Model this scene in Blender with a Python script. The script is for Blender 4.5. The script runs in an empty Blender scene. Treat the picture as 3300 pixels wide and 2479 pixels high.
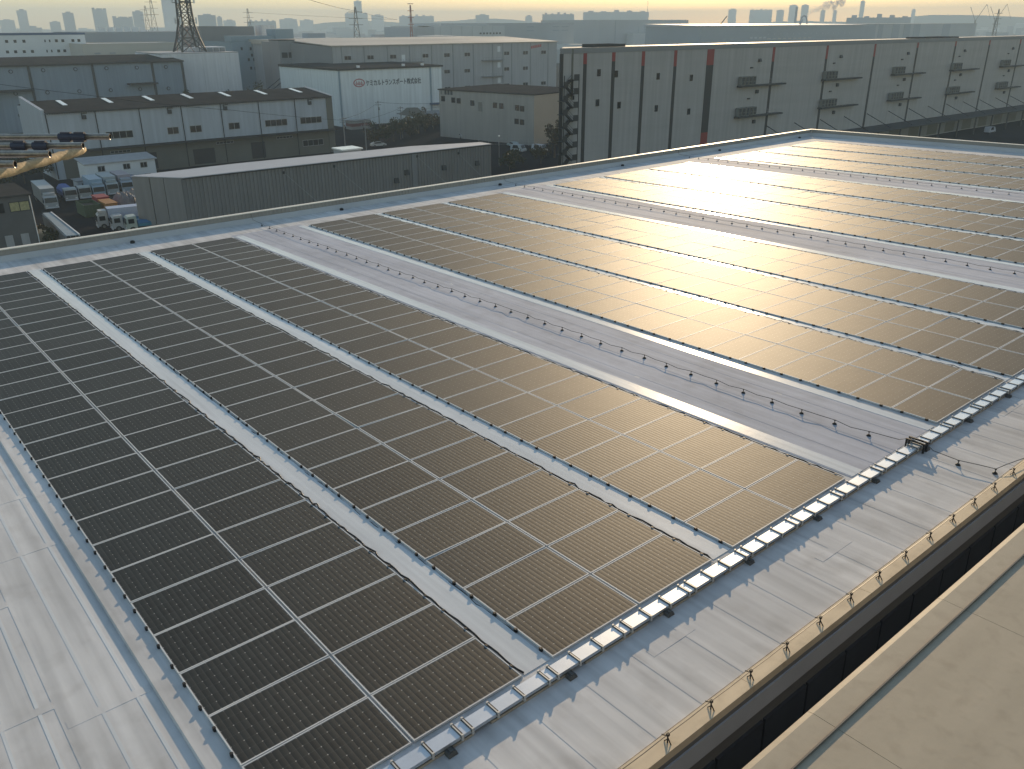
import bpy, math, random
import numpy as np
from mathutils import Vector, Matrix
R = math.radians
random.seed(7); rng = np.random.default_rng(7)
SC = bpy.context.scene
COL = SC.collection
# ------------------------------------------------------------------ camera, sky, sun, exposure
cam_d = bpy.data.cameras.new('camera'); cam = bpy.data.objects.new('camera', cam_d); COL.objects.link(cam)
cam_d.sensor_width = 36; cam_d.lens = 29.557; cam_d.clip_start = 0.1; cam_d.clip_end = 20000
cam.matrix_world = Matrix(((-0.636025, 0.302395, -0.70995, 0), (-0.771662, -0.253062, 0.583522, 0), (-0.003208, 0.918976, 0.3943, 32), (0, 0, 0, 1)))
SC.camera = cam
SUN_EL, SUN_AZ = 12.6, -52.5            # azimuth counted from +x towards +y
wd = bpy.data.worlds.new('World'); SC.world = wd; wd.use_nodes = True
wn = wd.node_tree; bg = wn.nodes['Background']
sky = wn.nodes.new('ShaderNodeTexSky'); sky.sky_type = 'NISHITA'; sky.sun_disc = False
sky.sun_elevation = R(SUN_EL); sky.sun_rotation = R(90 - SUN_AZ)
sky.air_density = 1.2; sky.dust_density = 0.2; sky.ozone_density = 1.0; sky.altitude = 0
wn.links.new(sky.outputs[0], bg.inputs[0]); bg.inputs[1].default_value = 0.078
sd = bpy.data.lights.new('sun', 'SUN'); sun = bpy.data.objects.new('sun', sd); COL.objects.link(sun)
sd.energy = 2.5; sd.angle = R(0.6); sd.color = (1.0, 0.75, 0.47)
sdir = Vector((math.cos(R(SUN_EL)) * math.cos(R(SUN_AZ)), math.cos(R(SUN_EL)) * math.sin(R(SUN_AZ)), math.sin(R(SUN_EL))))
sun.rotation_euler = sdir.to_track_quat('Z', 'Y').to_euler()
SC.view_settings.view_transform = 'Standard'; SC.view_settings.look = 'None'
SC.view_settings.exposure = 1.1; SC.view_settings.gamma = 1.0; SC.view_settings.use_curve_mapping = False
SC.render.engine = 'CYCLES'
SC.cycles.max_bounces = 6; SC.cycles.diffuse_bounces = 3; SC.cycles.glossy_bounces = 3; SC.cycles.volume_bounces = 1
SC.cycles.sample_clamp_indirect = 6.0
# the slightly tilted roof plane: x along the panel rows (away from the tray), y to the left, z up from the panel faces
RM = Matrix(((0.999793, -0.007184, 0.019021, 6.794559), (0.007067, 0.999956, 0.006237, -2.227922), (-0.019065, -0.006101, 0.9998, 23.844225), (0, 0, 0, 1)))

# ------------------------------------------------------------------ materials
def mat(name, col, rough=0.6, metal=0.0, var=0.12, vs=0.6, bump=0.0, bs=8.0, stretch=None, spec=0.5, dirt=0.0, coat=0.0, emit=None):
    m = bpy.data.materials.new(name); m.use_nodes = True
    n = m.node_tree.nodes; l = m.node_tree.links; p = n['Principled BSDF']
    p.inputs['Roughness'].default_value = rough; p.inputs['Metallic'].default_value = metal
    p.inputs['Specular IOR Level'].default_value = spec; p.inputs['Coat Weight'].default_value = coat
    g = n.new('ShaderNodeNewGeometry'); src = g.outputs['Position']
    if stretch:
        mp = n.new('ShaderNodeMapping'); mp.inputs['Scale'].default_value = stretch
        l.new(src, mp.inputs['Vector']); src = mp.outputs[0]
    t = n.new('ShaderNodeTexNoise'); t.inputs['Scale'].default_value = vs; t.inputs['Detail'].default_value = 6; t.inputs['Roughness'].default_value = 0.62
    l.new(src, t.inputs['Vector'])
    r = n.new('ShaderNodeMapRange'); r.inputs['From Min'].default_value = 0.3; r.inputs['From Max'].default_value = 0.7
    r.inputs['To Min'].default_value = 1 - var; r.inputs['To Max'].default_value = 1 + var
    l.new(t.outputs['Fac'], r.inputs['Value'])
    mx = n.new('ShaderNodeMix'); mx.data_type = 'RGBA'; mx.blend_type = 'MULTIPLY'; mx.inputs['Factor'].default_value = 1
    mx.inputs['A'].default_value = (*col, 1); l.new(r.outputs[0], mx.inputs['B'])
    out = mx.outputs['Result']
    if dirt:
        t2 = n.new('ShaderNodeTexNoise'); t2.inputs['Scale'].default_value = vs * 5; t2.inputs['Detail'].default_value = 8
        l.new(src, t2.inputs['Vector'])
        r2 = n.new('ShaderNodeMapRange'); r2.inputs['From Min'].default_value = 0.52; r2.inputs['From Max'].default_value = 0.72
        r2.inputs['To Max'].default_value = dirt; l.new(t2.outputs['Fac'], r2.inputs['Value'])
        m2 = n.new('ShaderNodeMix'); m2.data_type = 'RGBA'; l.new(r2.outputs[0], m2.inputs['Factor'])
        l.new(out, m2.inputs['A']); m2.inputs['B'].default_value = (col[0] * .45, col[1] * .42, col[2] * .38, 1); out = m2.outputs['Result']
    l.new(out, p.inputs['Base Color'])
    if bump:
        b = n.new('ShaderNodeTexNoise'); b.inputs['Scale'].default_value = bs; b.inputs['Detail'].default_value = 5
        l.new(src, b.inputs['Vector'])
        bb = n.new('ShaderNodeBump'); bb.inputs['Distance'].default_value = bump; bb.inputs['Strength'].default_value = 1
        l.new(b.outputs['Fac'], bb.inputs['Height']); l.new(bb.outputs[0], p.inputs['Normal'])
    if emit:
        p.inputs['Emission Color'].default_value = (*emit[:3], 1); p.inputs['Emission Strength'].default_value = emit[3]
    return m

PW, PL = 1.030, 1.752                                                # one solar module, short and long side
def cell_material():
    m = bpy.data.materials.new('solar_glass'); m.use_nodes = True
    n = m.node_tree.nodes; l = m.node_tree.links; p = n['Principled BSDF']
    tc = n.new('ShaderNodeTexCoord'); sp = n.new('ShaderNodeSeparateXYZ'); l.new(tc.outputs['Object'], sp.inputs[0])
    def M(op, a, b=None, c=None):
        k = n.new('ShaderNodeMath'); k.operation = op
        for i, x in enumerate((a, b, c)):
            if x is None: continue
            if isinstance(x, (int, float)): k.inputs[i].default_value = x
            else: l.new(x, k.inputs[i])
        return k.outputs[0]
    cx, cy = (PW - .05) / 6, (PL - .05) / 20
    x, y = sp.outputs['X'], sp.outputs['Y']
    u = M('DIVIDE', M('ADD', x, (PW - .05) / 2), cx); v = M('DIVIDE', M('ADD', y, (PL - .05) / 2), cy)
    def edge(q, per):                                                # distance in metres to the nearest whole number
        fr = M('FRACT', q); return M('MULTIPLY', M('MINIMUM', fr, M('SUBTRACT', 1.0, fr)), per)
    ex, ey, ey2 = edge(u, cx), edge(v, cy), edge(M('MULTIPLY', v, 0.5), cy * 2)
    line = M('MAXIMUM', M('LESS_THAN', ex, 0.0028), M('LESS_THAN', ey, 0.0030))
    dot = M('LESS_THAN', M('ADD', ex, ey2), 0.0105)
    inside = M('MULTIPLY', M('LESS_THAN', M('ABSOLUTE', x), (PW - .05) / 2), M('LESS_THAN', M('ABSOLUTE', y), (PL - .05) / 2))
    wn_ = n.new('ShaderNodeTexWhiteNoise'); cb = n.new('ShaderNodeCombineXYZ'); oi = n.new('ShaderNodeObjectInfo')
    l.new(M('FLOOR', u), cb.inputs[0]); l.new(M('FLOOR', v), cb.inputs[1]); l.new(M('MULTIPLY', oi.outputs['Random'], 97.0), cb.inputs[2])
    l.new(cb.outputs[0], wn_.inputs['Vector'])
    ramp = n.new('ShaderNodeValToRGB'); e = ramp.color_ramp.elements
    e[0].color = (0.012, 0.016, 0.018, 1); e[1].color = (0.027, 0.034, 0.036, 1)
    mixr = M('ADD', M('MULTIPLY', wn_.outputs['Value'], 0.45), M('MULTIPLY', oi.outputs['Random'], 0.55)); l.new(mixr, ramp.inputs[0])
    a = n.new('ShaderNodeMix'); a.data_type = 'RGBA'; l.new(M('MULTIPLY', line, 0.5), a.inputs['Factor'])
    l.new(ramp.outputs[0], a.inputs['A']); a.inputs['B'].default_value = (.07, .075, .075, 1)
    b = n.new('ShaderNodeMix'); b.data_type = 'RGBA'; l.new(dot, b.inputs['Factor']); l.new(a.outputs['Result'], b.inputs['A']); b.inputs['B'].default_value = (.38, .38, .36, 1)
    c = n.new('ShaderNodeMix'); c.data_type = 'RGBA'; l.new(inside, c.inputs['Factor']); c.inputs['A'].default_value = (.16, .165, .165, 1); l.new(b.outputs['Result'], c.inputs['B'])
    l.new(c.outputs['Result'], p.inputs['Base Color'])
    p.inputs['Roughness'].default_value = GLASS_ROUGH; p.inputs['IOR'].default_value = 1.5; p.inputs['Specular IOR Level'].default_value = GLASS_SPEC
    h = M('ABSOLUTE', M('SUBTRACT', M('FRACT', v), 0.5))             # every half cell bows a little
    h2 = M('MULTIPLY', M('MULTIPLY', h, h), -0.0060)
    nz = n.new('ShaderNodeTexNoise'); nz.inputs['Scale'].default_value = 1.3; g = n.new('ShaderNodeNewGeometry'); l.new(g.outputs['Position'], nz.inputs['Vector'])
    hh = M('ADD', h2, M('MULTIPLY', nz.outputs['Fac'], 0.004))
    bp = n.new('ShaderNodeBump'); bp.inputs['Distance'].default_value = 1.0; bp.inputs['Strength'].default_value = 1.0
    l.new(hh, bp.inputs['Height']); l.new(bp.outputs[0], p.inputs['Normal'])
    return m
GLASS_ROUGH, GLASS_SPEC = 0.60, 0.29
MT = dict(
    glass=cell_material(),
    frame=mat('panel_frame_aluminium', (.66, .67, .67), .55, 0, .05, .6, 0, 8, None, .2),
    deck2=mat('walkway_membrane', (.50, .515, .57), .75, 0, .10, .35, .003, 2.2, None, .03, .2),
    deck=mat('roof_membrane', (.64, .635, .63), .75, 0, .10, .35, .004, 2.2, (1, 1, 1), .03, .25),
    strip=mat('smooth_pale_membrane', (.68, .70, .71), .24, 0, .06, .4, .002, 3.0, None, .12),
    upturn=mat('membrane_upturn', (.50, .505, .52), .7, 0, .08, .5, .003, 3, None, .12),
    coping=mat('beige_coping_metal', (.66, .56, .42), .75, 0, .10, .8, 0, 8, None, .1, .25),
    copedge=mat('pale_parapet_cap', (.76, .71, .62), .5, 0, .05),
    ribbed=mat('ribbed_parapet_sheet', (.33, .30, .265), .6, 0, .07),
    galv=mat('galvanised_cover', (.68, .70, .72), .34, .75, .06, 3.0),
    strap=mat('tray_strap', (.60, .58, .54), .5, .3, .06),
    black=mat('black_rubber', (.012, .012, .013), .6, 0, .2),
    darkgrey=mat('dark_grey_block', (.10, .098, .092), .8, 0, .2, 5),
    cable=mat('matt_cable', (.02, .02, .022), .9, 0, .1, 1, 0, 8, None, .02),
    wire=mat('dull_wire', (.10, .095, .09), .5, .4, .1),
    timber=mat('weathered_timber', (.46, .36, .23), .8, 0, .25, 14, .004, 30, None, .3, .4),
    steel=mat('scaffold_steel', (.42, .37, .33), .28, .8, .25, 12, 0, 8, None, .5, .6),
    coupler=mat('blue_grey_coupler', (.05, .055, .08), .6, .2, .2, 9),
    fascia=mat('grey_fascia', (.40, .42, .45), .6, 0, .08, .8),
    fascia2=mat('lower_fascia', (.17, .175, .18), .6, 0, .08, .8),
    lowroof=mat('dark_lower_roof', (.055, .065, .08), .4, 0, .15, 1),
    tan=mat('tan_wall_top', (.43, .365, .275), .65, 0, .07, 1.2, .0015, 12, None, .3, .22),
    asphalt=mat('asphalt', (.028, .028, .031), .95, 0, .25, .08, 0, 8, None, .0, .3),
    soil=mat('flat_city_ground', (.050, .050, .048), .95, 0, .4, .01, 0, 8, None, .0),
    wall_r=mat('grey_warehouse_cladding', (.37, .36, .36), .6, 0, .05, .15, .01, 3, (.2, .2, 4)),
    dark=mat('charcoal_stripe', (.028, .029, .031), .6, 0, .1),
    red=mat('red_paint', (.25, .03, .028), .55, 0, .1),
    platform=mat('dark_platform_steel', (.045, .048, .05), .7, 0, .15),
    acunit=mat('air_unit_casing', (.19, .19, .175), .6, 0, .1),
    wall_e=mat('pale_blue_grey_sheet', (.41, .45, .50), .6, 0, .05, .12, 0, 8, (1, 1, .15)),
    wall_f=mat('blue_grey_sheet', (.21, .26, .32), .6, 0, .10, .12, 0, 8, (1, 1, .1)),
    wall_d=mat('corrugated_grey_sheet', (.225, .222, .222), .55, .1, .06, .2),
    wall_m=mat('grey_render', (.33, .32, .30), .8, 0, .06, .1),
    wall_h=mat('dark_house_render', (.12, .12, .12), .8, 0, .1, .5),
    wall_mt=mat('sun_tinted_render', (.42, .37, .29), .8, 0, .06, .1),
    wall_k=mat('grey_panel_wall', (.39, .39, .395), .7, 0, .05, .1),
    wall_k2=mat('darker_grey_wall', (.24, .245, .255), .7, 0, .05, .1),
    white=mat('white_wall', (.70, .72, .73), .6, 0, .05, .1),
    signw=mat('pale_green_white_wall', (.70, .75, .76), .6, 0, .04, .08),
    cube=mat('white_panel_wall', (.66, .66, .68), .6, 0, .05, .08),
    blueish=mat('blue_grey_wall', (.24, .31, .36), .7, 0, .06, .06),
    beige=mat('beige_wall', (.52, .49, .43), .7, 0, .06, .06),
    roofdk=mat('brown_grey_roof_sheet', (.060, .058, .056), .9, 0, .2, .3, 0, 8, None, .0),
    rooflt=mat('white_roof_sheet', (.46, .48, .52), .6, 0, .06, .2, 0, 8, None, .1),
    roofbr=mat('weathered_white_roof', (.52, .47, .41), .6, 0, .3, .06, 0, 8, (1, .25, 1), .15),
    skylight=mat('skylight_sheet', (.85, .86, .84), .25, 0, .03),
    under=mat('dark_beige_wall', (.15, .145, .12), .8, 0, .08, .3),  # one even dark beige, also on downpipe, corner post and hip roof
    pane=mat('dark_window_glass', (.015, .018, .02), .12, 0, .2, .5),
    winfr=mat('window_frame', (.38, .39, .39), .5, .3, .05),
    bluetrim=mat('blue_trim', (.06, .11, .20), .5, 0, .05),
    signtx=mat('charcoal_lettering', (.035, .045, .05), .6, 0, .02),
    signred=mat('red_lettering', (.42, .10, .10), .6, 0, .02),
    far1=mat('far_wall_grey', (.42, .44, .46), .8, 0, .08, .02),
    far2=mat('far_wall_pale', (.55, .57, .58), .8, 0, .08, .02),
    far3=mat('far_wall_blue', (.30, .34, .38), .8, 0, .08, .02),
    farwin=mat('far_window_band', (.06, .07, .08), .3, 0, .1),
    lattice=mat('lattice_steel', (.05, .05, .05), .6, .3, .1),
    latred=mat('tower_red_white', (.30, .12, .09), .6, 0, .1),
    pole=mat('concrete_pole', (.26, .25, .24), .8, 0, .1, 2),
    lampw=mat('white_lamp_globe', (.85, .85, .8), .3, 0, .02),
    hills=mat('far_hill_cover', (.07, .085, .075), .95, 0, .3, .004),
    smoke=None,
)
def streak(m, amount, scale):
    n = m.node_tree.nodes; l = m.node_tree.links; p = n['Principled BSDF']; src = p.inputs['Base Color'].links[0].from_socket
    g = n.new('ShaderNodeNewGeometry'); mp = n.new('ShaderNodeMapping'); mp.inputs['Scale'].default_value = scale; l.new(g.outputs['Position'], mp.inputs['Vector'])
    t = n.new('ShaderNodeTexNoise'); t.inputs['Scale'].default_value = 1; t.inputs['Detail'].default_value = 4; l.new(mp.outputs[0], t.inputs['Vector'])
    r = n.new('ShaderNodeMapRange'); r.inputs['From Min'].default_value = .3; r.inputs['From Max'].default_value = .7; r.inputs['To Min'].default_value = 1 - amount; r.inputs['To Max'].default_value = 1 + amount
    l.new(t.outputs['Fac'], r.inputs['Value']); mx = n.new('ShaderNodeMix'); mx.data_type = 'RGBA'; mx.blend_type = 'MULTIPLY'; mx.inputs['Factor'].default_value = 1
    l.new(src, mx.inputs['A']); l.new(r.outputs[0], mx.inputs['B']); l.new(mx.outputs['Result'], p.inputs['Base Color'])
streak(MT['deck'], .16, (.25, 5.0, 1)); streak(MT['deck2'], .12, (.3, 6.0, 1)); streak(MT['strip'], .10, (.3, 9.0, 1)); streak(MT['coping'], .10, (6, .5, 1)); streak(MT['tan'], .05, (5, .3, 1))
for k in ('wall_r', 'wall_e', 'wall_f', 'wall_k', 'wall_d', 'wall_m', 'cube', 'signw'): streak(MT[k], .10, (1.2, 1.2, .06))
def leafmat(name, c):
    m = mat(name, c, .75, 0, .5, .9, 0, 8, None, .2)
    return m
LEAF = [leafmat('leaf_dark', (.035, .045, .018)), leafmat('leaf_olive', (.065, .062, .022)), leafmat('leaf_brown', (.075, .055, .028))]
MT['trunk'] = mat('bark', (.09, .07, .05), .9, 0, .3, 3)
PAINT = {}
def paint(c, rough=.4):
    k = (tuple(c), rough)
    if k not in PAINT: PAINT[k] = mat('vehicle_paint', c, rough, 0, .06, 1.5, 0, 8, None, .5, .2)
    return PAINT[k]

# ------------------------------------------------------------------ mesh and object helpers
ORG = {}
class MB:
    def __init__(s): s.v = []; s.f = []; s.m = []
    def quad_faces(s, b, fs, mi):
        for f in fs: s.f.append(tuple(b + i for i in f)); s.m.append(mi)
    def box(s, x0, x1, y0, y1, z0, z1, mi=0):
        b = len(s.v)
        s.v += [(x0, y0, z0), (x1, y0, z0), (x1, y1, z0), (x0, y1, z0), (x0, y0, z1), (x1, y0, z1), (x1, y1, z1), (x0, y1, z1)]
        s.quad_faces(b, [(0, 3, 2, 1), (4, 5, 6, 7), (0, 1, 5, 4), (1, 2, 6, 5), (2, 3, 7, 6), (3, 0, 4, 7)], mi); return s
    def hexa(s, P, mi=0):                                            # eight corners, bottom ring then top ring
        b = len(s.v); s.v += [tuple(p) for p in P]
        s.quad_faces(b, [(0, 3, 2, 1), (4, 5, 6, 7), (0, 1, 5, 4), (1, 2, 6, 5), (2, 3, 7, 6), (3, 0, 4, 7)], mi); return s
    def bar(s, p, q, w, h=None, mi=0):
        p, q = Vector(p), Vector(q); d = (q - p).normalized(); h = h or w
        a = d.cross(Vector((0, 0, 1)))
        if a.length < 1e-4: a = Vector((1, 0, 0))
        a.normalize(); c = a.cross(d).normalized(); a = a * w / 2; c = c * h / 2
        return s.hexa([p - a - c, p + a - c, q + a - c, q - a - c, p - a + c, p + a + c, q + a + c, q - a + c], mi)
    def tube(s, pts, r, n=8, mi=0, caps=True):
        pts = [Vector(p) for p in pts]; b = len(s.v); k = len(pts)
        rr = r if isinstance(r, (list, tuple)) else [r] * k
        up = None
        for i, p in enumerate(pts):
            d = (pts[min(i + 1, k - 1)] - pts[max(i - 1, 0)]).normalized()
            a = d.cross(Vector((0, 0, 1)) if abs(d.z) < .95 else Vector((1, 0, 0))).normalized()
            if up is not None and a.dot(up) < 0: a = -a
            up = a; c = d.cross(a)
            for j in range(n):
                t = 2 * math.pi * j / n; s.v.append(tuple(p + (a * math.cos(t) + c * math.sin(t)) * rr[i]))
        for i in range(k - 1):
            for j in range(n):
                s.f.append((b + i * n + j, b + i * n + (j + 1) % n, b + (i + 1) * n + (j + 1) % n, b + (i + 1) * n + j)); s.m.append(mi)
        if caps:
            s.f.append(tuple(b + j for j in range(n))[::-1]); s.m.append(mi)
            s.f.append(tuple(b + (k - 1) * n + j for j in range(n))); s.m.append(mi)
        return s
    def prism(s, poly, z0, z1, mi=0):
        b = len(s.v); n = len(poly)
        s.v += [(x, y, z0) for x, y in poly] + [(x, y, z1) for x, y in poly]
        s.f.append(tuple(range(b, b + n))[::-1]); s.m.append(mi); s.f.append(tuple(range(b + n, b + 2 * n))); s.m.append(mi)
        for i in range(n): s.f.append((b + i, b + (i + 1) % n, b + n + (i + 1) % n, b + n + i)); s.m.append(mi)
        return s
    def side(s, prof, y0, y1, mi=0):                                 # profile in x-z pushed along y
        b = len(s.v); n = len(prof)
        s.v += [(x, y0, z) for x, z in prof] + [(x, y1, z) for x, z in prof]
        s.f.append(tuple(range(b, b + n))); s.m.append(mi); s.f.append(tuple(range(b + n, b + 2 * n))[::-1]); s.m.append(mi)
        for i in range(n): s.f.append((b + i, b + n + i, b + n + (i + 1) % n, b + (i + 1) % n)); s.m.append(mi)
        return s
    def mesh(s, name, mats, off=(0, 0, 0), smooth=False):
        me = bpy.data.meshes.new(name)
        v = np.array(s.v, float) - np.array(off, float)
        me.from_pydata(v.tolist(), [], s.f)
        for m in (mats if isinstance(mats, (list, tuple)) else [mats]): me.materials.append(m)
        me.polygons.foreach_set('material_index', s.m)
        if smooth: me.polygons.foreach_set('use_smooth', [True] * len(s.f))
        me.update(); return me
def tag(o, label=None, cat=None, group=None, kind=None):
    for k, x in (('label', label), ('category', cat), ('group', group), ('kind', kind)):
        if x: o[k] = x
    return o
def place(o, org, parent, frame):
    org = Vector(org)
    if parent is not None:
        o.parent = parent; o.location = org - ORG[parent.name]
    elif frame == 'r':
        o.matrix_world = RM @ Matrix.Translation(org)
    else: o.location = org
    ORG[o.name] = org; COL.objects.link(o); return o
def build(mb, name, mats, parent=None, frame='w', org=None, smooth=False):
    v = np.array(mb.v)
    if org is None:
        lo, hi = v.min(0), v.max(0); org = ((lo[0] + hi[0]) / 2, (lo[1] + hi[1]) / 2, lo[2])
    return place(bpy.data.objects.new(name, mb.mesh(name, mats, org, smooth)), org, parent, frame)
def inst(me, name, org, parent=None, frame='w', rz=0):
    o = place(bpy.data.objects.new(name, me), org, parent, frame)
    if rz: o.rotation_euler.z = rz
    return o
def thing(name, label, cat, org, frame='w', group=None, rz=0):
    o = place(bpy.data.objects.new(name, None), org, None, frame); o.empty_display_size = .2
    if rz: o.rotation_euler.z = rz
    return tag(o, label, cat, group)
def kids(o): return [c for c in bpy.data.objects if c.parent == o]
def copy_tree(o, parent=None):
    c = o.copy(); COL.objects.link(c); c.parent = parent; ORG[c.name] = ORG[o.name].copy()
    for k in kids(o): copy_tree(k, c)
    return c
def struct(mb, name, mats, frame='w'):
    return tag(build(mb, name, mats, None, frame), kind='structure')
WCACHE = {}
def window(root, x, y, z, w, h, nx=2, ny=1, fr='winfr', pane='pane', rz=0, name='window', fw=.09):
    """window centred on a wall facing -x (rz turns it): frame ring with mullions, pane as sub-part"""
    k = (round(w, 2), round(h, 2), nx, ny, fr, pane)
    if k not in WCACHE:
        f = MB()
        f.box(-.07, .05, -w / 2, w / 2, -h / 2, -h / 2 + fw); f.box(-.07, .05, -w / 2, w / 2, h / 2 - fw, h / 2)
        for i in range(nx + 1):
            c = -w / 2 + i * w / nx; c = min(max(c, -w / 2 + fw / 2), w / 2 - fw / 2)
            f.box(-.065, .05, c - fw / 2, c + fw / 2, -h / 2 + fw, h / 2 - fw)
        for j in range(1, ny): f.box(-.055, .05, -w / 2 + fw, w / 2 - fw, -h / 2 + j * h / ny - .04, -h / 2 + j * h / ny + .04)
        p = MB().box(-.02, .05, -w / 2 + .02, w / 2 - .02, -h / 2 + .02, h / 2 - .02)
        WCACHE[k] = (f.mesh('window', MT[fr]), p.mesh('pane', MT[pane]))
    a, b = WCACHE[k]
    o = inst(a, name, (x, y, z), root, rz=rz); q = inst(b, 'pane', (x, y, z), o)
    return o

# ------------------------------------------------------------------ haze and ground
g = MB().box(-250, 6500, -6500, 2500, -.3, -.02); struct(g, 'ground', MT['soil'])
g = MB().box(35, 300, -420, 60, -.02, .004); struct(g, 'yard_asphalt', MT['asphalt'])
hz = MB().box(-280, 6540, -6540, 2540, -1.0, 132.0)
hm = bpy.data.materials.new('haze_air'); hm.use_nodes = True; hn = hm.node_tree
hn.nodes.remove(hn.nodes['Principled BSDF']); pv = hn.nodes.new('ShaderNodeVolumePrincipled')
pv.inputs['Density'].default_value = 0.00034; pv.inputs['Color'].default_value = (.74, .90, 1.0, 1); pv.inputs['Anisotropy'].default_value = -0.1
hn.links.new(pv.outputs[0], hn.nodes['Material Output'].inputs['Volume'])
tag(build(hz, 'haze', hm), kind='stuff')

# ------------------------------------------------------------------ the warehouse roof the panels stand on
DK = -0.045                                                           # deck below the panel faces
XF, XB, YR, YL = -1.90, 31.95, -61.75, 0.30
wh = thing('warehouse', 'long grey flat-roofed warehouse that carries the rows of solar panels', 'building', (15, -30, DK), 'r')
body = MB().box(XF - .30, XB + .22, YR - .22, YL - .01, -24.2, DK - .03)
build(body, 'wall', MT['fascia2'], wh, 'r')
n_sh = int((YL - YR) / .88)
shw = (YL - YR) / n_sh
for i in range(n_sh):                                                # membrane sheets, each lapped over the next
    y0 = YR + i * shw; y1 = y0 + shw
    s = MB().hexa([(XF, y0, DK - .02), (XB, y0, DK - .02), (XB, y1, DK - .02), (XF, y1, DK - .02),
                   (XF, y0, DK), (XB, y0, DK), (XB, y1 + .03, DK + .0032), (XF, y1 + .03, DK + .0032)])
    build(s, 'roof_sheet', MT['deck'], wh, 'r')
# cross laps of the sheets
for (xa, ya, yb) in [(6.2, -12.0, -12.9), (16.5, -13.2, -14.9), (21.0, -12.4, -13.5), (3.2, -14.2, -15.0), (11.0, -12.4, -13.3), (8.3, -28, -29.3), (19, -29.5, -30.8), (14, -44, -45.2), (-.9, -5.2, -6.1), (-1.2, -9.0, -9.9), (-.8, -17, -18), (-1.1, -21.5, -22.4)]:
    build(MB().box(xa, xa + .16, yb, ya, DK - .01, DK + .0048), 'lap_patch', MT['deck'], wh, 'r')
# step down at the left and the lower deck
st = MB().hexa([(XF, YL, DK - .22), (XB, YL, DK - .22), (XB, YL + .05, DK - .22), (XF, YL + .05, DK - .22),
                (XF, YL, DK + .003), (XB, YL, DK + .003), (XB, YL + .05, DK - .038), (XF, YL + .05, DK - .038)])
build(st, 'step', MT['deck'], wh, 'r')
low = thing('lower_roof', 'lower grey roof deck with taped seams, left of the panels', 'roof', (14, 7, DK - .2), 'r')
ld = MB().box(-6, 31.9, YL + .13, 14.5, -24.2, DK - .09); build(ld, 'base', MT['fascia2'], low, 'r')
LW = DK - .036
for i in range(13):
    y0 = YL + .052 + i * 1.09; y1 = y0 + 1.09
    s = MB().hexa([(-6, y0, LW - .04), (31.9, y0, LW - .04), (31.9, y1, LW - .04), (-6, y1, LW - .04),
                   (-6, y0, LW), (31.9, y0, LW), (31.9, y1 + .03, LW + .003), (-6, y1 + .03, LW + .003)])
    build(s, 'roof_sheet', MT['deck'], low, 'r')
    for j in range(4):
        xa = .4 + j * 3.6 + random.uniform(-1.2, 1.2)
        build(MB().box(xa, xa + .16, y0 + .03, y1 - .02, LW - .01, LW + .0045), 'lap_patch', MT['deck'], low, 'r')
    for q in (.18, .62): build(MB().box(-6, 31.9, y0 + q, y0 + q + .045, LW - .01, LW + .0040), 'seam_tape', MT['strip'], low, 'r')
# far and right parapets: ribbed sheet above a membrane upturn, pale cap on top
def parapet(along, a0, a1, c, sgn, cap0, cap1):
    """along 'y': the wall face is at x=c; along 'x': the face is at y=c"""
    def bx(m, u0, u1, v0, v1, z0, z1):
        if along == 'y': m.box(min(u0, u1), max(u0, u1), v0, v1, z0, z1)
        else: m.box(v0, v1, min(u0, u1), max(u0, u1), z0, z1)
        return m
    up = MB()                                                        # sloped membrane upturn
    q = [(c - sgn * .10, DK - .01), (c, DK + .24), (c + sgn * .05, DK + .24), (c + sgn * .05, DK - .01)]
    P = []
    for zz in (a0, a1):
        P += [((u, zz, w) if along == 'y' else (zz, u, w)) for u, w in q]
    up.v = P; up.quad_faces(0, [(0, 1, 2, 3), (7, 6, 5, 4), (0, 4, 5, 1), (1, 5, 6, 2), (2, 6, 7, 3), (3, 7, 4, 0)], 0)
    build(up, 'membrane_upturn', MT['upturn'], wh, 'r')
    core = bx(MB(), c + sgn * .035, c + sgn * .2, a0, a1, DK + .242, .42); build(core, 'parapet', MT['ribbed'], wh, 'r')
    rib = MB(); k = int((a1 - a0) / .2)
    for i in range(k): bx(rib, c + sgn * .012, c + sgn * .036, a0 + i * .2 + .02, a0 + i * .2 + .12, DK + .245, .40)
    tag(build(rib, 'parapet_rib', MT['ribbed'], wh, 'r'), kind='stuff')
    L = 3.02; nseg = int(math.ceil((a1 - a0) / L))
    for i in range(nseg):
        s0 = a0 + i * L; s1 = min(a1 + .2, s0 + L - .006)
        build(bx(MB(), c - sgn * .03, c + sgn * .24, s0, s1, .42, .455), 'cap_segment', MT['copedge'], wh, 'r')
parapet('y', YR, YL + .1, XB, 1, 0, 0)
parapet('x', XF, XB - .01, YR, -1, 0, 0)
for yy in (-8.2, -18.5, -28.9, -39.2, -49.4, -59.6):
    d = MB(); d.tube([(31.62, yy, DK - .02), (31.62, yy, DK + .09)], .10, 10); d.tube([(31.62, yy, DK + .09), (31.62, yy, DK + .12)], [.10, .05], 10)
    build(d, 'roof_drain', MT['black'], wh, 'r')
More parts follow.
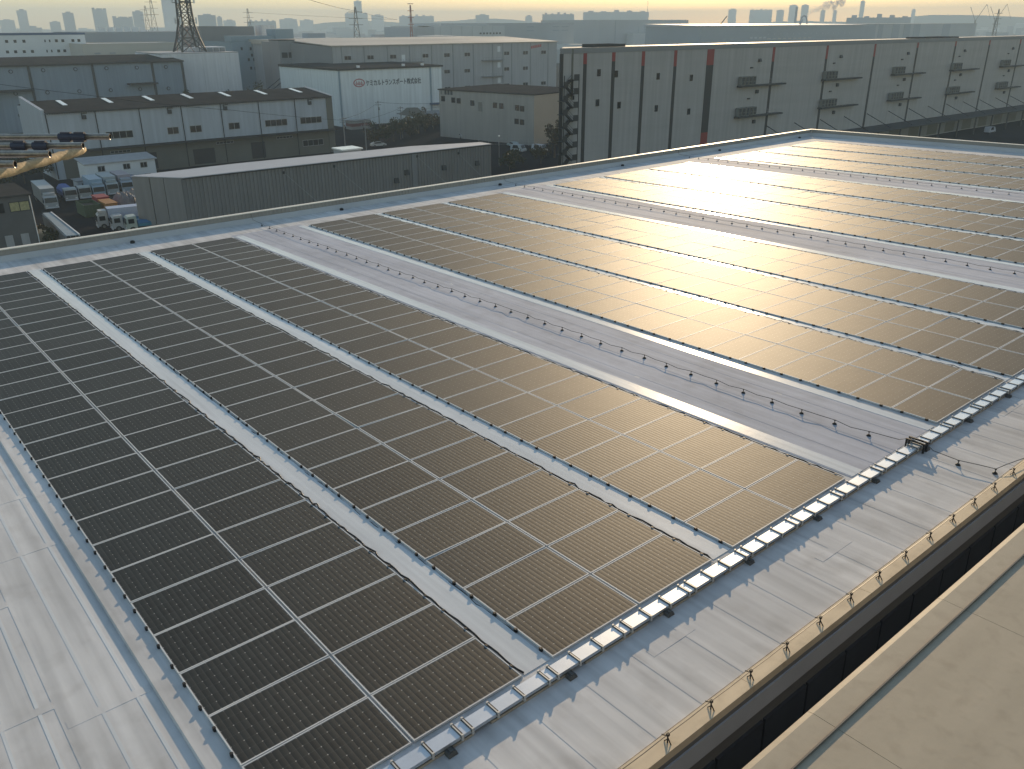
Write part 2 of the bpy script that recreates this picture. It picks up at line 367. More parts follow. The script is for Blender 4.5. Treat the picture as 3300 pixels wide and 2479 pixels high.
# front coping, fascia
for i in range(21):
    y1 = .3 - i * 3.0; y0 = max(y1 - 2.994, YR)
    s = MB(); s.hexa([(XF - .30, y0, DK - .06), (XF, y0, DK - .06), (XF, y1, DK - .06), (XF - .30, y1, DK - .06),
                      (XF - .29, y0, DK + .085), (XF - .045, y0, DK + .055), (XF - .045, y1, DK + .055), (XF - .29, y1, DK + .085)])
    build(s, 'coping_segment', MT['coping'], wh, 'r')
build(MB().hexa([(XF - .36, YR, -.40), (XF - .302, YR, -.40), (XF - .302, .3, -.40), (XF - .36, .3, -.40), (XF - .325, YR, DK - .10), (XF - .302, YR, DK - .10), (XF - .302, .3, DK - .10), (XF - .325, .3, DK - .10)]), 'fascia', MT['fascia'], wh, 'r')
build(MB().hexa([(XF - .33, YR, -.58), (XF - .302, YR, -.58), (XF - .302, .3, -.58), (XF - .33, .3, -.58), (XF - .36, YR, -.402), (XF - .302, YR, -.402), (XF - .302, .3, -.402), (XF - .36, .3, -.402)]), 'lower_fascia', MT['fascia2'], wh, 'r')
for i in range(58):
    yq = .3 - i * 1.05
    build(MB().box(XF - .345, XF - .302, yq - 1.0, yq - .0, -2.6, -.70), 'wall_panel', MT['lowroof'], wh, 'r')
# pale mats between the arrays
GP, BP, BW = 15.533, 4.11, 3.541
A0 = [-(gi * GP + k * BP) for gi in range(4) for k in range(3)]      # left edge (y) of every array
A0[4] = -19.50; A0[5] = -23.52
for gi in range(4):
    for k in range(2):
        yA = A0[gi * 3 + k] - BW; yB = A0[gi * 3 + k + 1]
        build(MB().box(.02, 29.55, yB + .04, yA - .06, DK - .01, DK + .012), 'walkway_mat', MT['strip'], wh, 'r')
    yA = A0[gi * 3 + 2] - BW
    if gi < 3:
        build(MB().box(-.02, 29.6, yA - .60, yA - .22, DK - .01, DK + .011), 'walkway_mat', MT['strip'], wh, 'r')
        yB = A0[gi * 3 + 3]
        nw = 4; wy = (yA - .2 - (yB + .18)) / nw
        for q in range(nw):
            a0 = yB + .18 + q * wy
            build(MB().hexa([(-.02, a0, DK - .01), (29.9, a0, DK - .01), (29.9, a0 + wy, DK - .01), (-.02, a0 + wy, DK - .01), (-.02, a0, DK + .0045), (29.9, a0, DK + .0045), (29.9, a0 + wy + .02, DK + .0072), (-.02, a0 + wy + .02, DK + .0072)]), 'walkway_sheet', MT['deck2'], wh, 'r')
        build(MB().box(-.02, 29.6, yB + .20, yB + .48, DK - .01, DK + .011), 'walkway_mat', MT['strip'], wh, 'r')

# ------------------------------------------------------------------ solar arrays
fm = MB()
fw, ft = .016, .034
fm.box(-PW / 2, PW / 2, -PL / 2, -PL / 2 + fw, -ft, 0); fm.box(-PW / 2, PW / 2, PL / 2 - fw, PL / 2, -ft, 0)
fm.box(-PW / 2, -PW / 2 + fw, -PL / 2 + fw, PL / 2 - fw, -ft, 0); fm.box(PW / 2 - fw, PW / 2, -PL / 2 + fw, PL / 2 - fw, -ft, 0)
fm.box(-PW / 2 + fw, PW / 2 - fw, -PL / 2 + fw, PL / 2 - fw, -.03, -.012)
FRAME = fm.mesh('solar_panel', MT['frame'])
GLASS = MB().box(-PW / 2 + .012, PW / 2 - .012, -PL / 2 + .012, PL / 2 - .012, -.011, -.003).mesh('cell_glass', MT['glass'])
CLAMP = MB().box(-.032, .032, -.014, .014, -.04, .004).box(-.016, .016, -.02, .02, -.04, .009).mesh('clamp', MT['black'])
LBL = ['array of dark panels along the left roof step, nearest the camera',
       'middle array of the nearest three, between two narrow pale walkways',
       'third array from the left, bordering the nearest wide walkway with a wire',
       'array directly beyond the nearest wide walkway',
       'middle array of the second set of three, beyond the nearest wide walkway',
       'array just this side of the second wide walkway with a wire',
       'array directly beyond the second wide walkway',
       'middle array of the third set of three, in the sun glare',
       'array just this side of the farthest wide walkway',
       'array directly beyond the farthest wide walkway',
       'middle array of the farthest set of three, thin in the distance',
       'farthest array, beside the right-hand parapet']
for ai, y0 in enumerate(A0):
    t = thing('solar_array', LBL[ai], 'solar array', (14.7, y0 - BW / 2, DK), 'r', 'solar panel arrays on the warehouse roof')
    for c in range(2):
        yc = y0 - PL / 2 - c * (PL + .037)
        for i in range(28):
            dz = random.uniform(-.0015, .0015)
            o = inst(FRAME, 'solar_panel', (.525 + i * 1.05, yc, dz), t, 'r')
            o.rotation_euler = (random.gauss(0, .0032), random.gauss(0, .0032), 0)
            inst(GLASS, 'cell_glass', (.525 + i * 1.05, yc, dz), o, 'r')
    def clampspots():
        for i in range(28):
            for s in (.24, .80):
                yield i * 1.05 + s
    if ai < 4:
        for side in (0, 1):
            for x in clampspots():
                inst(CLAMP, 'clamp', (x + random.uniform(-.02, .02), y0 + .012 if side == 0 else y0 - BW - .012, 0), t, 'r')
    else:
        for side in (0, 1):
            m = MB(); yy = y0 + .012 if side == 0 else y0 - BW - .012
            for x in clampspots(): m.box(x - .035, x + .035, yy - .018, yy + .018, -.04, .010)
            tag(build(m, 'clamp_row', MT['black'], t, 'r'), kind='stuff')
    pts = []; x = .05                                                # cable slung along the right edge
    while x < 29.4:
        pts.append((x, y0 - BW - .030 - abs(random.gauss(0, .022)), random.uniform(-.03, .004))); x += random.uniform(.10, .22)
    build(MB().tube(pts, .015 if ai < 3 else .010, 5), 'cable', MT['black'], t, 'r')
    if ai % 3 == 1:                                        # a second cable along the left edge
        pts = []; x = .05
        while x < 29.4:
            pts.append((x, y0 + .03 + abs(random.gauss(0, .012)), random.uniform(-.055, -.03))); x += random.uniform(.14, .3)
        build(MB().tube(pts, .009, 5), 'cable', MT['black'], t, 'r')

# ------------------------------------------------------------------ cable tray across the row ends
tr = thing('cable_tray', 'long silver cable tray on feet across the near ends of the arrays', 'cable tray', (-.27, -30, DK), 'r')
TX0, TX1, TZ = -.372, -.165, .075
cuts = [.9]
pat = [.44, .44, .15, .42]
yy = -1.37 + 1.45 * 2; cuts = []
while yy > -61.5:
    cuts += [yy, yy - .44, yy - .88, yy - 1.04]; yy -= 1.45
strap_me = MB().box(-.114, .114, -.022, .022, -.03, .006, 1).box(-.118, .118, .002, .018, .0061, .018, 0).box(-.126, -.104, -.012, .02, -.07, .026, 0).box(.104, .126, -.012, .02, -.07, .026, 0).mesh('strap', [MT['strap'], MT['black']])  # black base plate stands in for the shaded gap beside each strap
for a, b in zip(cuts[:-1], cuts[1:]):
    dz = random.uniform(-.003, .003)
    m = MB().box(TX0, TX1, b + .02, a - .02, TZ - .012 + dz, TZ + dz).box(TX0, TX0 + .008, b + .02, a - .02, TZ - .05 + dz, TZ - .012 + dz)
    build(m, 'cover', MT['galv'], tr, 'r')
for i, c in enumerate(cuts): inst(strap_me, 'strap', ((TX0 + TX1) / 2, c, TZ + .001), tr, 'r')
build(MB().box(TX0 + .004, TX0 + .03, -61.4, cuts[0], .02, TZ - .055).box(TX1 - .03, TX1 - .004, -61.4, cuts[0], -.03, TZ - .02), 'side_rail', MT['darkgrey'], tr, 'r')
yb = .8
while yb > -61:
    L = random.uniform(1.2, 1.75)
    build(MB().box(TX0 + .0, TX0 + .028, yb - L, yb, DK + .007, DK + .042), 'reflected_light_strip', MT['tan'], tr, 'r'); yb -= L + .28  # tan colour stands in for light reflected below the tray
foot = MB().hexa([(-.19, -.07, 0), (.13, -.07, 0), (.13, .07, 0), (-.19, .07, 0), (-.17, -.055, .05), (.12, -.055, .05), (.12, .055, .05), (-.17, .055, .05)]).box(-.165, .12, -.022, .022, .05, .066).mesh('foot', MT['darkgrey'])
y = -.0
while y > -61: inst(foot, 'foot', (-.29, y - .02, DK + .006), tr, 'r'); y -= 2.017
br = MB()                                                            # the black bridge that lifts the wire over the tray
for dy in (-.06, .07):
    br.box(TX0 - .10, TX1 + .09, -14.0 + dy - .02, -14.0 + dy + .02, .14, .175); br.box(TX0 - .10, TX0 - .065, -14.0 + dy - .02, -14.0 + dy + .02, DK, .14); br.box(TX1 + .055, TX1 + .09, -14.0 + dy - .02, -14.0 + dy + .02, DK, .14)
tag(build(br, 'wire_bridge', MT['black'], None, 'r'), 'black bracket carrying the wire over the silver cable tray', 'bracket')

# ------------------------------------------------------------------ lightning conductor wires
std = MB(); std.tube([(0, 0, 0), (0, 0, .025)], [.085, .07], 10); std.tube([(0, 0, .025), (0, 0, .05)], [.07, .028], 10); std.tube([(0, 0, .05), (0, 0, .115)], .014, 6); std.box(-.03, .03, -.02, .02, .105, .13)
std.v = [(x * .6, y * .6, z * .8) for x, y, z in std.v]
STAND = std.mesh('stand', MT['black'])
def conductor(yc, label, extra=()):
    t = thing('lightning_conductor', label, 'conductor wire', (15, yc, DK), 'r', 'lightning conductor wires along the walkways')
    pts = []; xs = []
    x = 30.9
    while x > .3: xs.append(x); x -= .795
    pts = [(31.93, yc, .40), (31.85, yc - .02, .12)]
    for i, x in enumerate(xs):
        w = yc + random.uniform(-.03, .03) - .02
        inst(STAND, 'stand', (x, w, DK + .006), t, 'r', random.uniform(0, 6))
        pts.append((x, w, DK + .108)); pts.append((x - .4, (w + yc) / 2 + random.uniform(-.05, .05), DK + .088))
    if extra:
        pts = pts[:-1]
        for e in extra:
            if len(e) == 4: inst(STAND, 'stand', (e[0], e[1], DK + .006), t, 'r')
            pts.append(e[:3])
    build(MB().tube(pts, .0075, 5), 'wire', MT['wire'], t, 'r')
conductor(-13.84, 'wire on little black stands along the nearest wide walkway',
          [(.05, -13.9, .10), (-.17, -13.98, .19), (-.38, -14.02, .19), (-.62, -14.0, .06), (-1.15, -13.95, DK + .108, 1), (-1.5, -14.05, DK + .11), (-1.78, -14.12, DK + .108, 1), (-1.86, -14.35, DK + .15), (-1.98, -14.9, .10), (-2.06, -15.3, .13)])
conductor(-29.45, 'wire on black stands along the second wide walkway, under the glare')
conductor(-45.1, 'wire on black stands along the farthest wide walkway')
cw = thing('coping_wire', 'thin wire on forked brackets along the beige front coping', 'wire', (-2.08, -30, DK + .07), 'r')
pb = MB()
pb.tube([(0, 0, 0), (0, 0, .15)], .012, 6); pb.box(-.02, .02, -.025, .025, .13, .175); pb.bar((0, 0, .13), (.075, .06, .145), .013); pb.bar((0, 0, .10), (-.10, 0, -.03), .014); pb.bar((0, 0, .07), (.06, 0, .0), .014)
pb.v = [(x * .8, y * .8, z * .85) for x, y, z in pb.v]
BRK = pb.mesh('bracket', MT['black'])
wp = []
for i in range(74):
    y = .1 - i * .84
    if y < YR + .2: break
    inst(BRK, 'bracket', (-2.07, y, DK + .068), cw, 'r'); wp += [(-2.07, y, DK + .205), (-2.07, y - .42, DK + .195)]
build(MB().tube(wp, .006, 5), 'wire', MT['wire'], cw, 'r')

# ------------------------------------------------------------------ gap and the taller block the picture is taken from
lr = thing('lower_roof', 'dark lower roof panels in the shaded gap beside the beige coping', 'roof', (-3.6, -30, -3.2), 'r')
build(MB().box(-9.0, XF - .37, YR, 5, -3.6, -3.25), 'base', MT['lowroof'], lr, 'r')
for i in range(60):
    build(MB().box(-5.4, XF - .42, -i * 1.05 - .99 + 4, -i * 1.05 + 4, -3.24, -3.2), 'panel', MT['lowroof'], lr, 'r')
for (yy, ww) in ((-3.4, .30), (-9.4, .2)):
    tag(build(MB().box(-3.5, -3.1, yy - ww, yy, -3.19, -2.75).box(-3.44, -3.16, yy - ww + .05, yy - .05, -2.75, -2.70), 'junction_box', MT['white'], None, 'r'), 'small pale box on the dark lower roof in the gap' if ww > .25 else 'second small pale box farther along the dark gap', 'box')
tb = thing('tall_block', 'tan wall top of the taller block at the bottom right corner', 'building', (-6, -25, 2.5), 'r')
edge = MB(); prof = [(-4.13, 2.02), (-4.115, 2.44), (-4.14, 2.485), (-4.19, 2.5), (-6.05, 2.5), (-6.05, 2.02)]

for k in range(25):
    build(MB().side(prof, 1.5 - k * 2.43 - 2.425, 1.5 - k * 2.43), 'wall_top', MT['tan'], tb, 'r')
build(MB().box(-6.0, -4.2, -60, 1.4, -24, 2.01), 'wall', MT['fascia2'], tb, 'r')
tag(build(MB().tube([(-4.42, 1.4 - i * 1.2, 2.512 + random.uniform(0, .004)) for i in range(50)], .013, 6), 'handrail_shadow_line', MT['wire'], None, 'r'), 'dark line standing in for a handrail shadow along the tan wall top, bottom right', 'cable')  # thin dark tube added as the cast shadow of an unseen handrail

# ------------------------------------------------------------------ scaffold pipes at the upper left
RV = Vector((-0.636, -0.772, 0)); LV = -RV
sc_ = thing('scaffold', 'rusty scaffold pipes with dark couplers jutting in at the left edge', 'scaffold', (9, .6, 23.5))
ends = [(7.51, -1.97), (7.06, -1.65), (6.74, -1.35), (6.37, -1.06)]
for i, (ex, ey) in enumerate(ends):
    e = Vector((ex, ey, 31.17)); tail = e + LV * (4.6 - i * .35)
    m = MB()
    b0 = len(m.v); n = 16
    m.tube([e, tail], .0245, n, 0, False); m.tube([e, tail], .019, n, 1, False)
    for j in range(n): m.f.append((j, (j + 1) % n, 2 * n + (j + 1) % n, 2 * n + j)); m.m.append(0)
    build(m, 'pipe', [MT['steel'], MT['black']], sc_, smooth=True)
for i, ds in enumerate(((.25, .36), (.36, .52))):
    e = Vector((ends[i][0], ends[i][1], 31.17))
    for d in ds:
        c = e + LV * (d if i == 0 else d - .04)
        m = MB(); m.tube([c - LV * .055, c + LV * .055], .0285, 10); m.bar(c - LV * .045 + Vector((0, 0, .030)), c + LV * .035 + Vector((0, 0, .030)), .03, .016); m.bar(c - LV * .04 - Vector((0, 0, .030)), c + LV * .045 - Vector((0, 0, .030)), .05, .02)
        build(m, 'coupler', MT['coupler'], sc_)
for d in (4.0, 2.6):                                                 # standards out of the frame that carry the pipes
    p = Vector((7.5, -2.0, 0)) + LV * 3.6 + Vector((.78, -.63, 0)) * (-(4.0 - d) * 1.1 + .1)
    build(MB().tube([(p.x, p.y, 23.6), (p.x, p.y, 31.4)], .0245, 10), 'standard', MT['steel'], sc_)
q0 = Vector((7.5, -2.0, 31.12)) + LV * 3.6 + Vector((.78, -.63, 0)) * .3; q1 = q0 - Vector((.78, -.63, 0)) * 2.3
build(MB().tube([q0, q1], .0245, 10), 'ledger', MT['steel'], sc_)
P0, P1 = Vector((7.54, -1.76, 31.085)), Vector((6.68, -1.0, 31.075)); dv = (P0 - P1)
tp = []
for i in range(40):
    t = i / 39; p = P0 - dv * t * 2.4
    tp.append(p + Vector((random.gauss(0, .0015), random.gauss(0, .0015), random.gauss(0, .002))))
m = MB().tube(tp, [.026] + [.035 + .002 * math.sin(i * 1.1) for i in range(38)] + [.026], 9)
tag(build(m, 'timber_pole', MT['timber'], smooth=True), 'pale rough timber pole under the scaffold pipes at left', 'timber pole')

# ------------------------------------------------------------------ buildings
def block(name, label, x0, x1, y0, y1, z, wm, rm, cap=.35, group=None, parts=True):
    """plain box building: wall prism, roof slab set inside a low cap"""
    t = thing(name, label, 'building', ((x0 + x1) / 2, (y0 + y1) / 2, 0), 'w', group)
    build(MB().box(x0, x1, y0, y1, 0, z - .02), 'wall', MT[wm], t)
    build(MB().box(x0 + .25, x1 - .25, y0 + .25, y1 - .25, z - .02, z + .1), 'roof', MT[rm], t)
    if cap:
        c = MB().box(x0 - .06, x0 + .24, y0 - .06, y1 + .06, z - .015, z + cap).box(x1 - .24, x1 + .06, y0 - .06, y1 + .06, z - .015, z + cap)
        c.box(x0 + .24, x1 - .24, y0 - .06, y0 + .24, z - .015, z + cap).box(x0 + .24, x1 - .24, y1 - .24, y1 + .06, z - .015, z + cap)
        build(c, 'parapet', MT[wm], t)
    return t

# --- R: the big warehouse on the right with dark and red stripes
XR = 125.0
rw = thing('striped_warehouse', 'huge grey warehouse with dark and red vertical stripes on the right', 'building', (160, -265, 0))
ST = [-121.25, -129.1, -137.75, -147.75, -159.45, -182.9, -205.7, -228.8, -252.0, -275.2, -298.3, -321.5, -344.7, -367.9, -391, -414]
XB_ = 138.0
FP = lambda e: [(XR + .12 + e, -114.75 - e), (XB_ - e, -114.75 - (XB_ - XR) * .94 - e), (XB_ - e, -420 + e), (XR + .12 + e, -420 + e)][::-1]
build(MB().prism(FP(0), 0, 27.3), 'wall', MT['wall_r'], rw)
edges = [-114.9] + ST
for a, b in zip(edges[:-1], edges[1:]):
    hh = 5.4 if b < -205 else .3
    mats = MT['wall_r']
    k = 1
    build(MB().box(XR, XR + .12, b + .02, a - .02, hh, 26.75), 'wall_panel', mats, rw)
for i, y in enumerate(ST):
    w = .46 if i != 4 else 1.2
    rl = (2.2, 1.9, 3.0, 3.4, 3.5)[i] if i < 5 else (3.4 if i < 8 else 1.6)
    z0 = 5.4 if y < -205 else .3
    s = MB().box(XR - .05, XR + .1, y - w, y + w, z0, 27.0 - rl, 0).box(XR - .05, XR + .1, y - w, y + w, 27.0 - rl + .002, 27.0, 1)
    if i == 4: s = MB().box(XR - .05, XR + .1, y - w, y + w, 9.2, 27.0 - rl, 0).box(XR - .05, XR + .1, y - w, y + w, 27.0 - rl + .002, 27.0, 1).box(XR - .05, XR + .1, y - w, y + w, z0, 9.198, 1)
    build(s, 'stripe', [MT['dark'], MT['red']], rw)
build(MB().box(XR - .08, XR + .3, -420, -114.9, 26.76, 27.75), 'roof_edge', MT['wall_k2'], rw)
build(MB().box(XR - .1, XR + .12, -115.5, -114.72, .3, 26.75), 'corner_post', MT['dark'], rw)
build(MB().prism(FP(.25), 27.31, 27.55), 'roof', MT['roofbr'], rw)
build(MB().box(XR + 4, XR + 9, -136.5, -129, 27.56, 28.15), 'roof_hatch', MT['roofdk'], rw)
for a, b in ((-262, -270), (-273, -283)): build(MB().box(XR + 3, XR + 9, b, a, 27.56, 28.0), 'roof_hatch', MT['roofdk'], rw)
for y, z in [(-125.1, 23.1), (-130.0, 22.7), (-142.6, 21.8), (-153.4, 21.1), (-125.0, 17.5), (-131.2, 16.7), (-142.6, 15.4), (-153.4, 14.1), (-118.3, 18.8)]:
    window(rw, XR - .02, y, z, .95 if y < -119 else .55, 1.3 if y < -119 else .8, 1, 1, 'dark')
for k in range(8):
    y0 = -169.9 - 34.75 * k
    for zr, (dy, nu) in ((18.75, (0, 4)), (11.95, (0, 5))):
        p = build(MB().box(XR - 1.35, XR - .01, y0 - 17.6, y0, zr - .35, zr), 'plant_platform', MT['platform'], rw)
        for u in range(nu): 
            yy = y0 - .75 - u * 1.42
            m = MB().box(XR - 1.15, XR - .25, yy - .6, yy + .6, zr + .08, zr + 1.95, 0).box(XR - 1.18, XR - 1.151, yy - .45, yy + .45, zr + .9, zr + 1.8, 1).box(XR - 1.17, XR - 1.151, yy - .45, yy + .45, zr + .2, zr + .8, 1)
            build(m, 'air_unit', [MT['acunit'], MT['platform']], p)
        rl = MB()
        for q in range(7): rl.box(XR - 1.33, XR - 1.29, y0 - 8.2 - q * 1.55 - .02, y0 - 8.2 - q * 1.55 + .02, zr, zr + 1.1)
        rl.box(XR - 1.33, XR - 1.29, y0 - 17.55, y0 - 8.1, zr + 1.1, zr + 1.14).box(XR - 1.33, XR - 1.29, y0 - 17.55, y0 - 8.1, zr + .55, zr + .58)
        build(rl, 'railing', MT['winfr'], p)
        build(MB().box(XR - .45, XR - .003, y0 - 8.1, y0 - 7.3, zr - 2.0, zr - 1.2), 'vent_hood', MT['platform'], rw)
        build(MB().box(XR - .3, XR - .003, y0 - 5.2, y0 - 4.4, zr + 3.6, zr + 3.9), 'lamp', MT['platform'], rw)
    build(MB().hexa([(XR - .5, y0 - 8.1, 23.7), (XR - .003, y0 - 8.1, 23.7), (XR - .003, y0 - 7.2, 23.7), (XR - .5, y0 - 7.2, 23.7), (XR - .2, y0 - 8.1, 24.4), (XR - .003, y0 - 8.1, 24.4), (XR - .003, y0 - 7.2, 24.4), (XR - .2, y0 - 7.2, 24.4)]), 'vent_hood', MT['platform'], rw)
yy = -183.4                                                           # canopy over the loading dock and its ties
while yy > -415:
    build(MB().tube([(XR, yy - .1, 8.9), (XR - 7.4, yy - .1, 5.75)], .10, 6), 'canopy_tie', MT['dark'], rw); yy -= 11.6
build(MB().box(XR - 8, XR - .003, -419, -174, 5.1, 5.38), 'canopy', MT['dark'], rw)
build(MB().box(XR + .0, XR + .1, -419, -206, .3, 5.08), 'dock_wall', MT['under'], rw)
y = -212
while y > -415:
    build(MB().box(XR - 7.7, XR - 7.4, y - .2, y + .2, 0, 5.08), 'canopy_post', MT['dark'], rw)
    build(MB().box(XR - .06, XR - .002, y - 8.4, y - 3.2, .3, 4.4), 'dock_door', MT['wall_k2'], rw); y -= 11.6
# outside stair at the left corner
zs = [22.0 - 2.47 * i for i in range(10)]
for i, z in enumerate(zs):
    if z < .4: break
    build(MB().box(XR - 1.7, XR - .01, -118.3, -116.9, z, z + .12).box(XR - 1.7, XR - 1.66, -118.3, -116.9, z + .12, z + 1.15), 'landing', MT['dark'], rw)
    zl = z - 1.23
    build(MB().box(XR - 1.7, XR - .01, -115.4, -114.2, zl, zl + .12).box(XR - 1.7, XR - 1.66, -115.4, -114.2, zl + .12, zl + 1.1), 'landing', MT['dark'], rw)
    fl = MB().bar((XR - .5, -116.9, z), (XR - .5, -115.4, zl), .8, .2).bar((XR - .92, -116.9, z + 1), (XR - .92, -115.4, zl + 1), .05).bar((XR - .92, -116.9, z + .5), (XR - .92, -115.4, zl + .5), .05)
    build(fl, 'stair_flight', MT['dark'], rw)
    fl = MB().bar((XR - 1.3, -115.4, zl), (XR - 1.3, -116.9, z - 2.47), .8, .2).bar((XR - 1.7, -115.4, zl + 1), (XR - 1.7, -116.9, z - 1.47), .05).bar((XR - 1.7, -115.4, zl + .5), (XR - 1.7, -116.9, z - 1.97), .05)
    build(fl, 'stair_flight', MT['dark'], rw)
for yy in (-114.4, -118.2): build(MB().box(XR - 1.72, XR - 1.6, yy - .06, yy + .06, 0, 23.0), 'stair_post', MT['dark'], rw)
build(MB().box(XR - .1, XR - .003, -118.1, -117.7, 18.5, 27.6).box(XR - .1, XR - .003, -118.2, -117.6, 19, 22.2), 'downpipe', MT['under'], rw)

# --- D: long low corrugated warehouse just beyond the roof edge
XD = 142.5
dw = thing('corrugated_warehouse', 'long low dark corrugated warehouse with white roof, just beyond the parapet', 'building', (148, -79, 0))
prof = []
y = -47.2
while y > -111.5:
    prof += [(XD, y), (XD, y - .34), (XD + .13, y - .38), (XD + .13, y - .64)]; y -= .68
prof += [(XD, -111.5), (XD + .5, -111.5), (XD + .5, -47.2)]
build(MB().prism(prof[::-1], 0, 8.9), 'cladding', MT['wall_d'], dw)
for (p, q) in (((142.6, -47.1), (145.2, -45.1)), ((145.3, -45.05), (147.2, -43.5)), ((147.3, -43.4), (149.6, -41.4))):
    d = (Vector((q[0] - p[0], q[1] - p[1])).normalized()); nrm = Vector((d.y, -d.x))
    build(MB().prism([p, q, (q[0] + nrm.x * .3, q[1] + nrm.y * .3), (p[0] + nrm.x * .3, p[1] + nrm.y * .3)], 0, 8.85), 'end_wall', MT['wall_d'], dw)
build(MB().prism([(143.0, -47.3), (149.8, -41.7), (150.8, -111.4), (143.0, -111.4)], 0, 8.3), 'core', MT['wall_d'], dw)
rf = MB().prism([(142.3, -47.3), (149.7, -41.2), (151.3, -60), (150.3, -97), (146.0, -111.7), (142.3, -111.7)], 8.9, 9.02)
build(rf, 'roof', MT['rooflt'], dw)
build(MB().box(142.2, 142.36, -111.8, -47.2, 8.72, 8.9), 'gutter', MT['dark'], dw)
build(MB().box(XD - .12, XD + .02, -93.0, -91.9, .2, 8.7), 'downpipe', MT['wall_k2'], dw)
for y, z in [(-90.5, 5.4), (-88.1, 4.1), (-99.4, 5.4), (-107.8, 5.5)]:
    v = build(MB().hexa([(XD - .55, y - .45, z - .5), (XD, y - .45, z - .5), (XD, y + .45, z - .5), (XD - .55, y + .45, z - .5), (XD - .25, y - .45, z + .45), (XD, y - .45, z + .45), (XD, y + .45, z + .45), (XD - .25, y + .45, z + .45)]), 'vent_hood', MT['platform'], dw)
for y, z, ye in [(-65.0, 8.0, -71.5), (-75.0, 8.1, -82.0), (-93.1, 8.2, -100), (-103.2, 7.9, -109)]:
    t = MB().tube([(XD - .02, y, z), (XD - 5.0, ye, .2)], .035, 5)
    build(t, 'stay_wire', MT['winfr'], dw)
    build(MB().box(XD - .2, XD, y - .15, y + .15, z - .25, z + .2), 'stay_bracket', MT['dark'], dw)
for i, (x, y) in enumerate([(145.5, -91.5), (145, -97.5), (146, -86)]): pass

# --- E: white warehouse with roof lights
XE = 213.0
ew = thing('skylight_warehouse', 'white warehouse with a dark roof dotted with bright skylight strips', 'building', (222, -77, 0))
build(MB().hexa([(XE + .1, -112.4, 0), (240, -112.4, 0), (240, -43.2, 0), (XE + .1, -43.2, 0), (XE + .1, -112.4, 14.1), (240, -112.4, 14.3), (240, -43.2, 14.3), (XE + .1, -43.2, 14.1)]), 'wall', MT['wall_e'], ew)
pj = [-43.0, -53.2, -62.8, -72.5, -82.2, -92.0, -101.9, -112.4]
for a, b in zip(pj[:-1], pj[1:]): build(MB().box(XE, XE + .12, b + .015, a - .015, 6.2, 14.2), 'wall_panel', MT['wall_e'], ew)
for p in pj[:-1]: build(MB().tube([(XE - .12, p - .35, .2), (XE - .12, p - .35, 14.2)], .11, 6), 'downpipe', MT['dark'], ew)
build(MB().hexa([(XE - .6, -112.8, 14.25), (228, -112.8, 15.65), (228, -43.4, 15.65), (XE - .6, -43.4, 14.25), (XE - .6, -112.8, 14.45), (228, -112.8, 15.95), (228, -43.4, 15.95), (XE - .6, -43.4, 14.45)]), 'roof', MT['roofdk'], ew)
build(MB().hexa([(228.01, -112.8, 15.65), (240.5, -112.8, 14.2), (240.5, -43.4, 14.2), (228.01, -43.4, 15.65), (228.01, -112.8, 15.95), (240.5, -112.8, 14.4), (240.5, -43.4, 14.4), (228.01, -43.4, 15.95)]), 'rear_roof', MT['roofdk'], ew)
cor = MB()
for i in range(138): cor.box(XE - .66, XE - .6, -43.5 - i * .5 - .3, -43.5 - i * .5, 14.12, 14.46)
tag(build(cor, 'eave_corrugation', MT['dark'], ew), kind='stuff')
build(MB().hexa([(XE - .1, -43.2, 6), (233, -43.2, 6), (233, -42.6, 6), (XE - .1, -42.6, 6), (XE - .1, -43.2, 14.9), (233, -43.2, 16.6), (233, -42.6, 16.6), (XE - .1, -42.6, 14.9)]), 'gable_wall', MT['wall_e'], ew)
build(MB().hexa([(XE - .1, -43.25, 14.91), (233, -43.25, 16.61), (233, -42.55, 16.61), (XE - .1, -42.55, 14.91), (XE - .1, -43.25, 15.05), (233, -43.25, 16.75), (233, -42.55, 16.75), (XE - .1, -42.55, 15.05)]), 'gable_cap', MT['rooflt'], ew)
build(MB().hexa([(XE - .3, -113.2, 14.3), (228, -113.2, 15.8), (228, -112.82, 15.8), (XE - .3, -112.82, 14.3), (XE - .3, -113.2, 14.6), (228, -113.2, 16.15), (228, -112.82, 16.15), (XE - .3, -112.82, 14.6)]), 'barge_board', MT['rooflt'], ew)
for y in (-49.4, -59.4, -68.9, -78.4, -88.1, -97.9, -107.9):
    x0, x1 = 220.2, 226.6; z = lambda x: 14.45 + (x - (XE - .6)) / 15.6 * 1.5 + .02
    build(MB().hexa([(x0, y - .5, z(x0)), (x1, y - .5, z(x1)), (x1, y + .5, z(x1)), (x0, y + .5, z(x0)), (x0, y - .5, z(x0) + .12), (x1, y - .5, z(x1) + .12), (x1, y + .5, z(x1) + .12), (x0, y + .5, z(x0) + .12)]), 'skylight', MT['skylight'], ew)
for y0, y1, n in [(-55, -61, 4), (-68.9, -71.6, 2), (-74.3, -77.2, 2), (-84.0, -86.9, 2), (-93.6, -99.7, 4), (-103.4, -109.6, 4)]:
    window(ew, XE - .02, (y0 + y1) / 2, 8.75, abs(y1 - y0), 1.65, n)
for y in (-51.2, -70.2, -83.8, -106.6):
    m = MB().box(XE - .5, XE - .003, y - .6, y + .6, 13.85, 14.0).box(XE - .5, XE - .003, y + .45, y + .6, 12.7, 13.85).box(XE - .45, XE - .003, y - .3, y + .44, 12.65, 13.5)
    build(m, 'vent_hood', MT['platform'], ew)
build(MB().box(XE - 2.4, XE, -112.8, -45, 5.95, 6.2), 'canopy', MT['roofdk'], ew)
build(MB().box(XE - .02, XE + .08, -112.2, -45, 0, 5.94), 'dock_wall', MT['under'], ew)
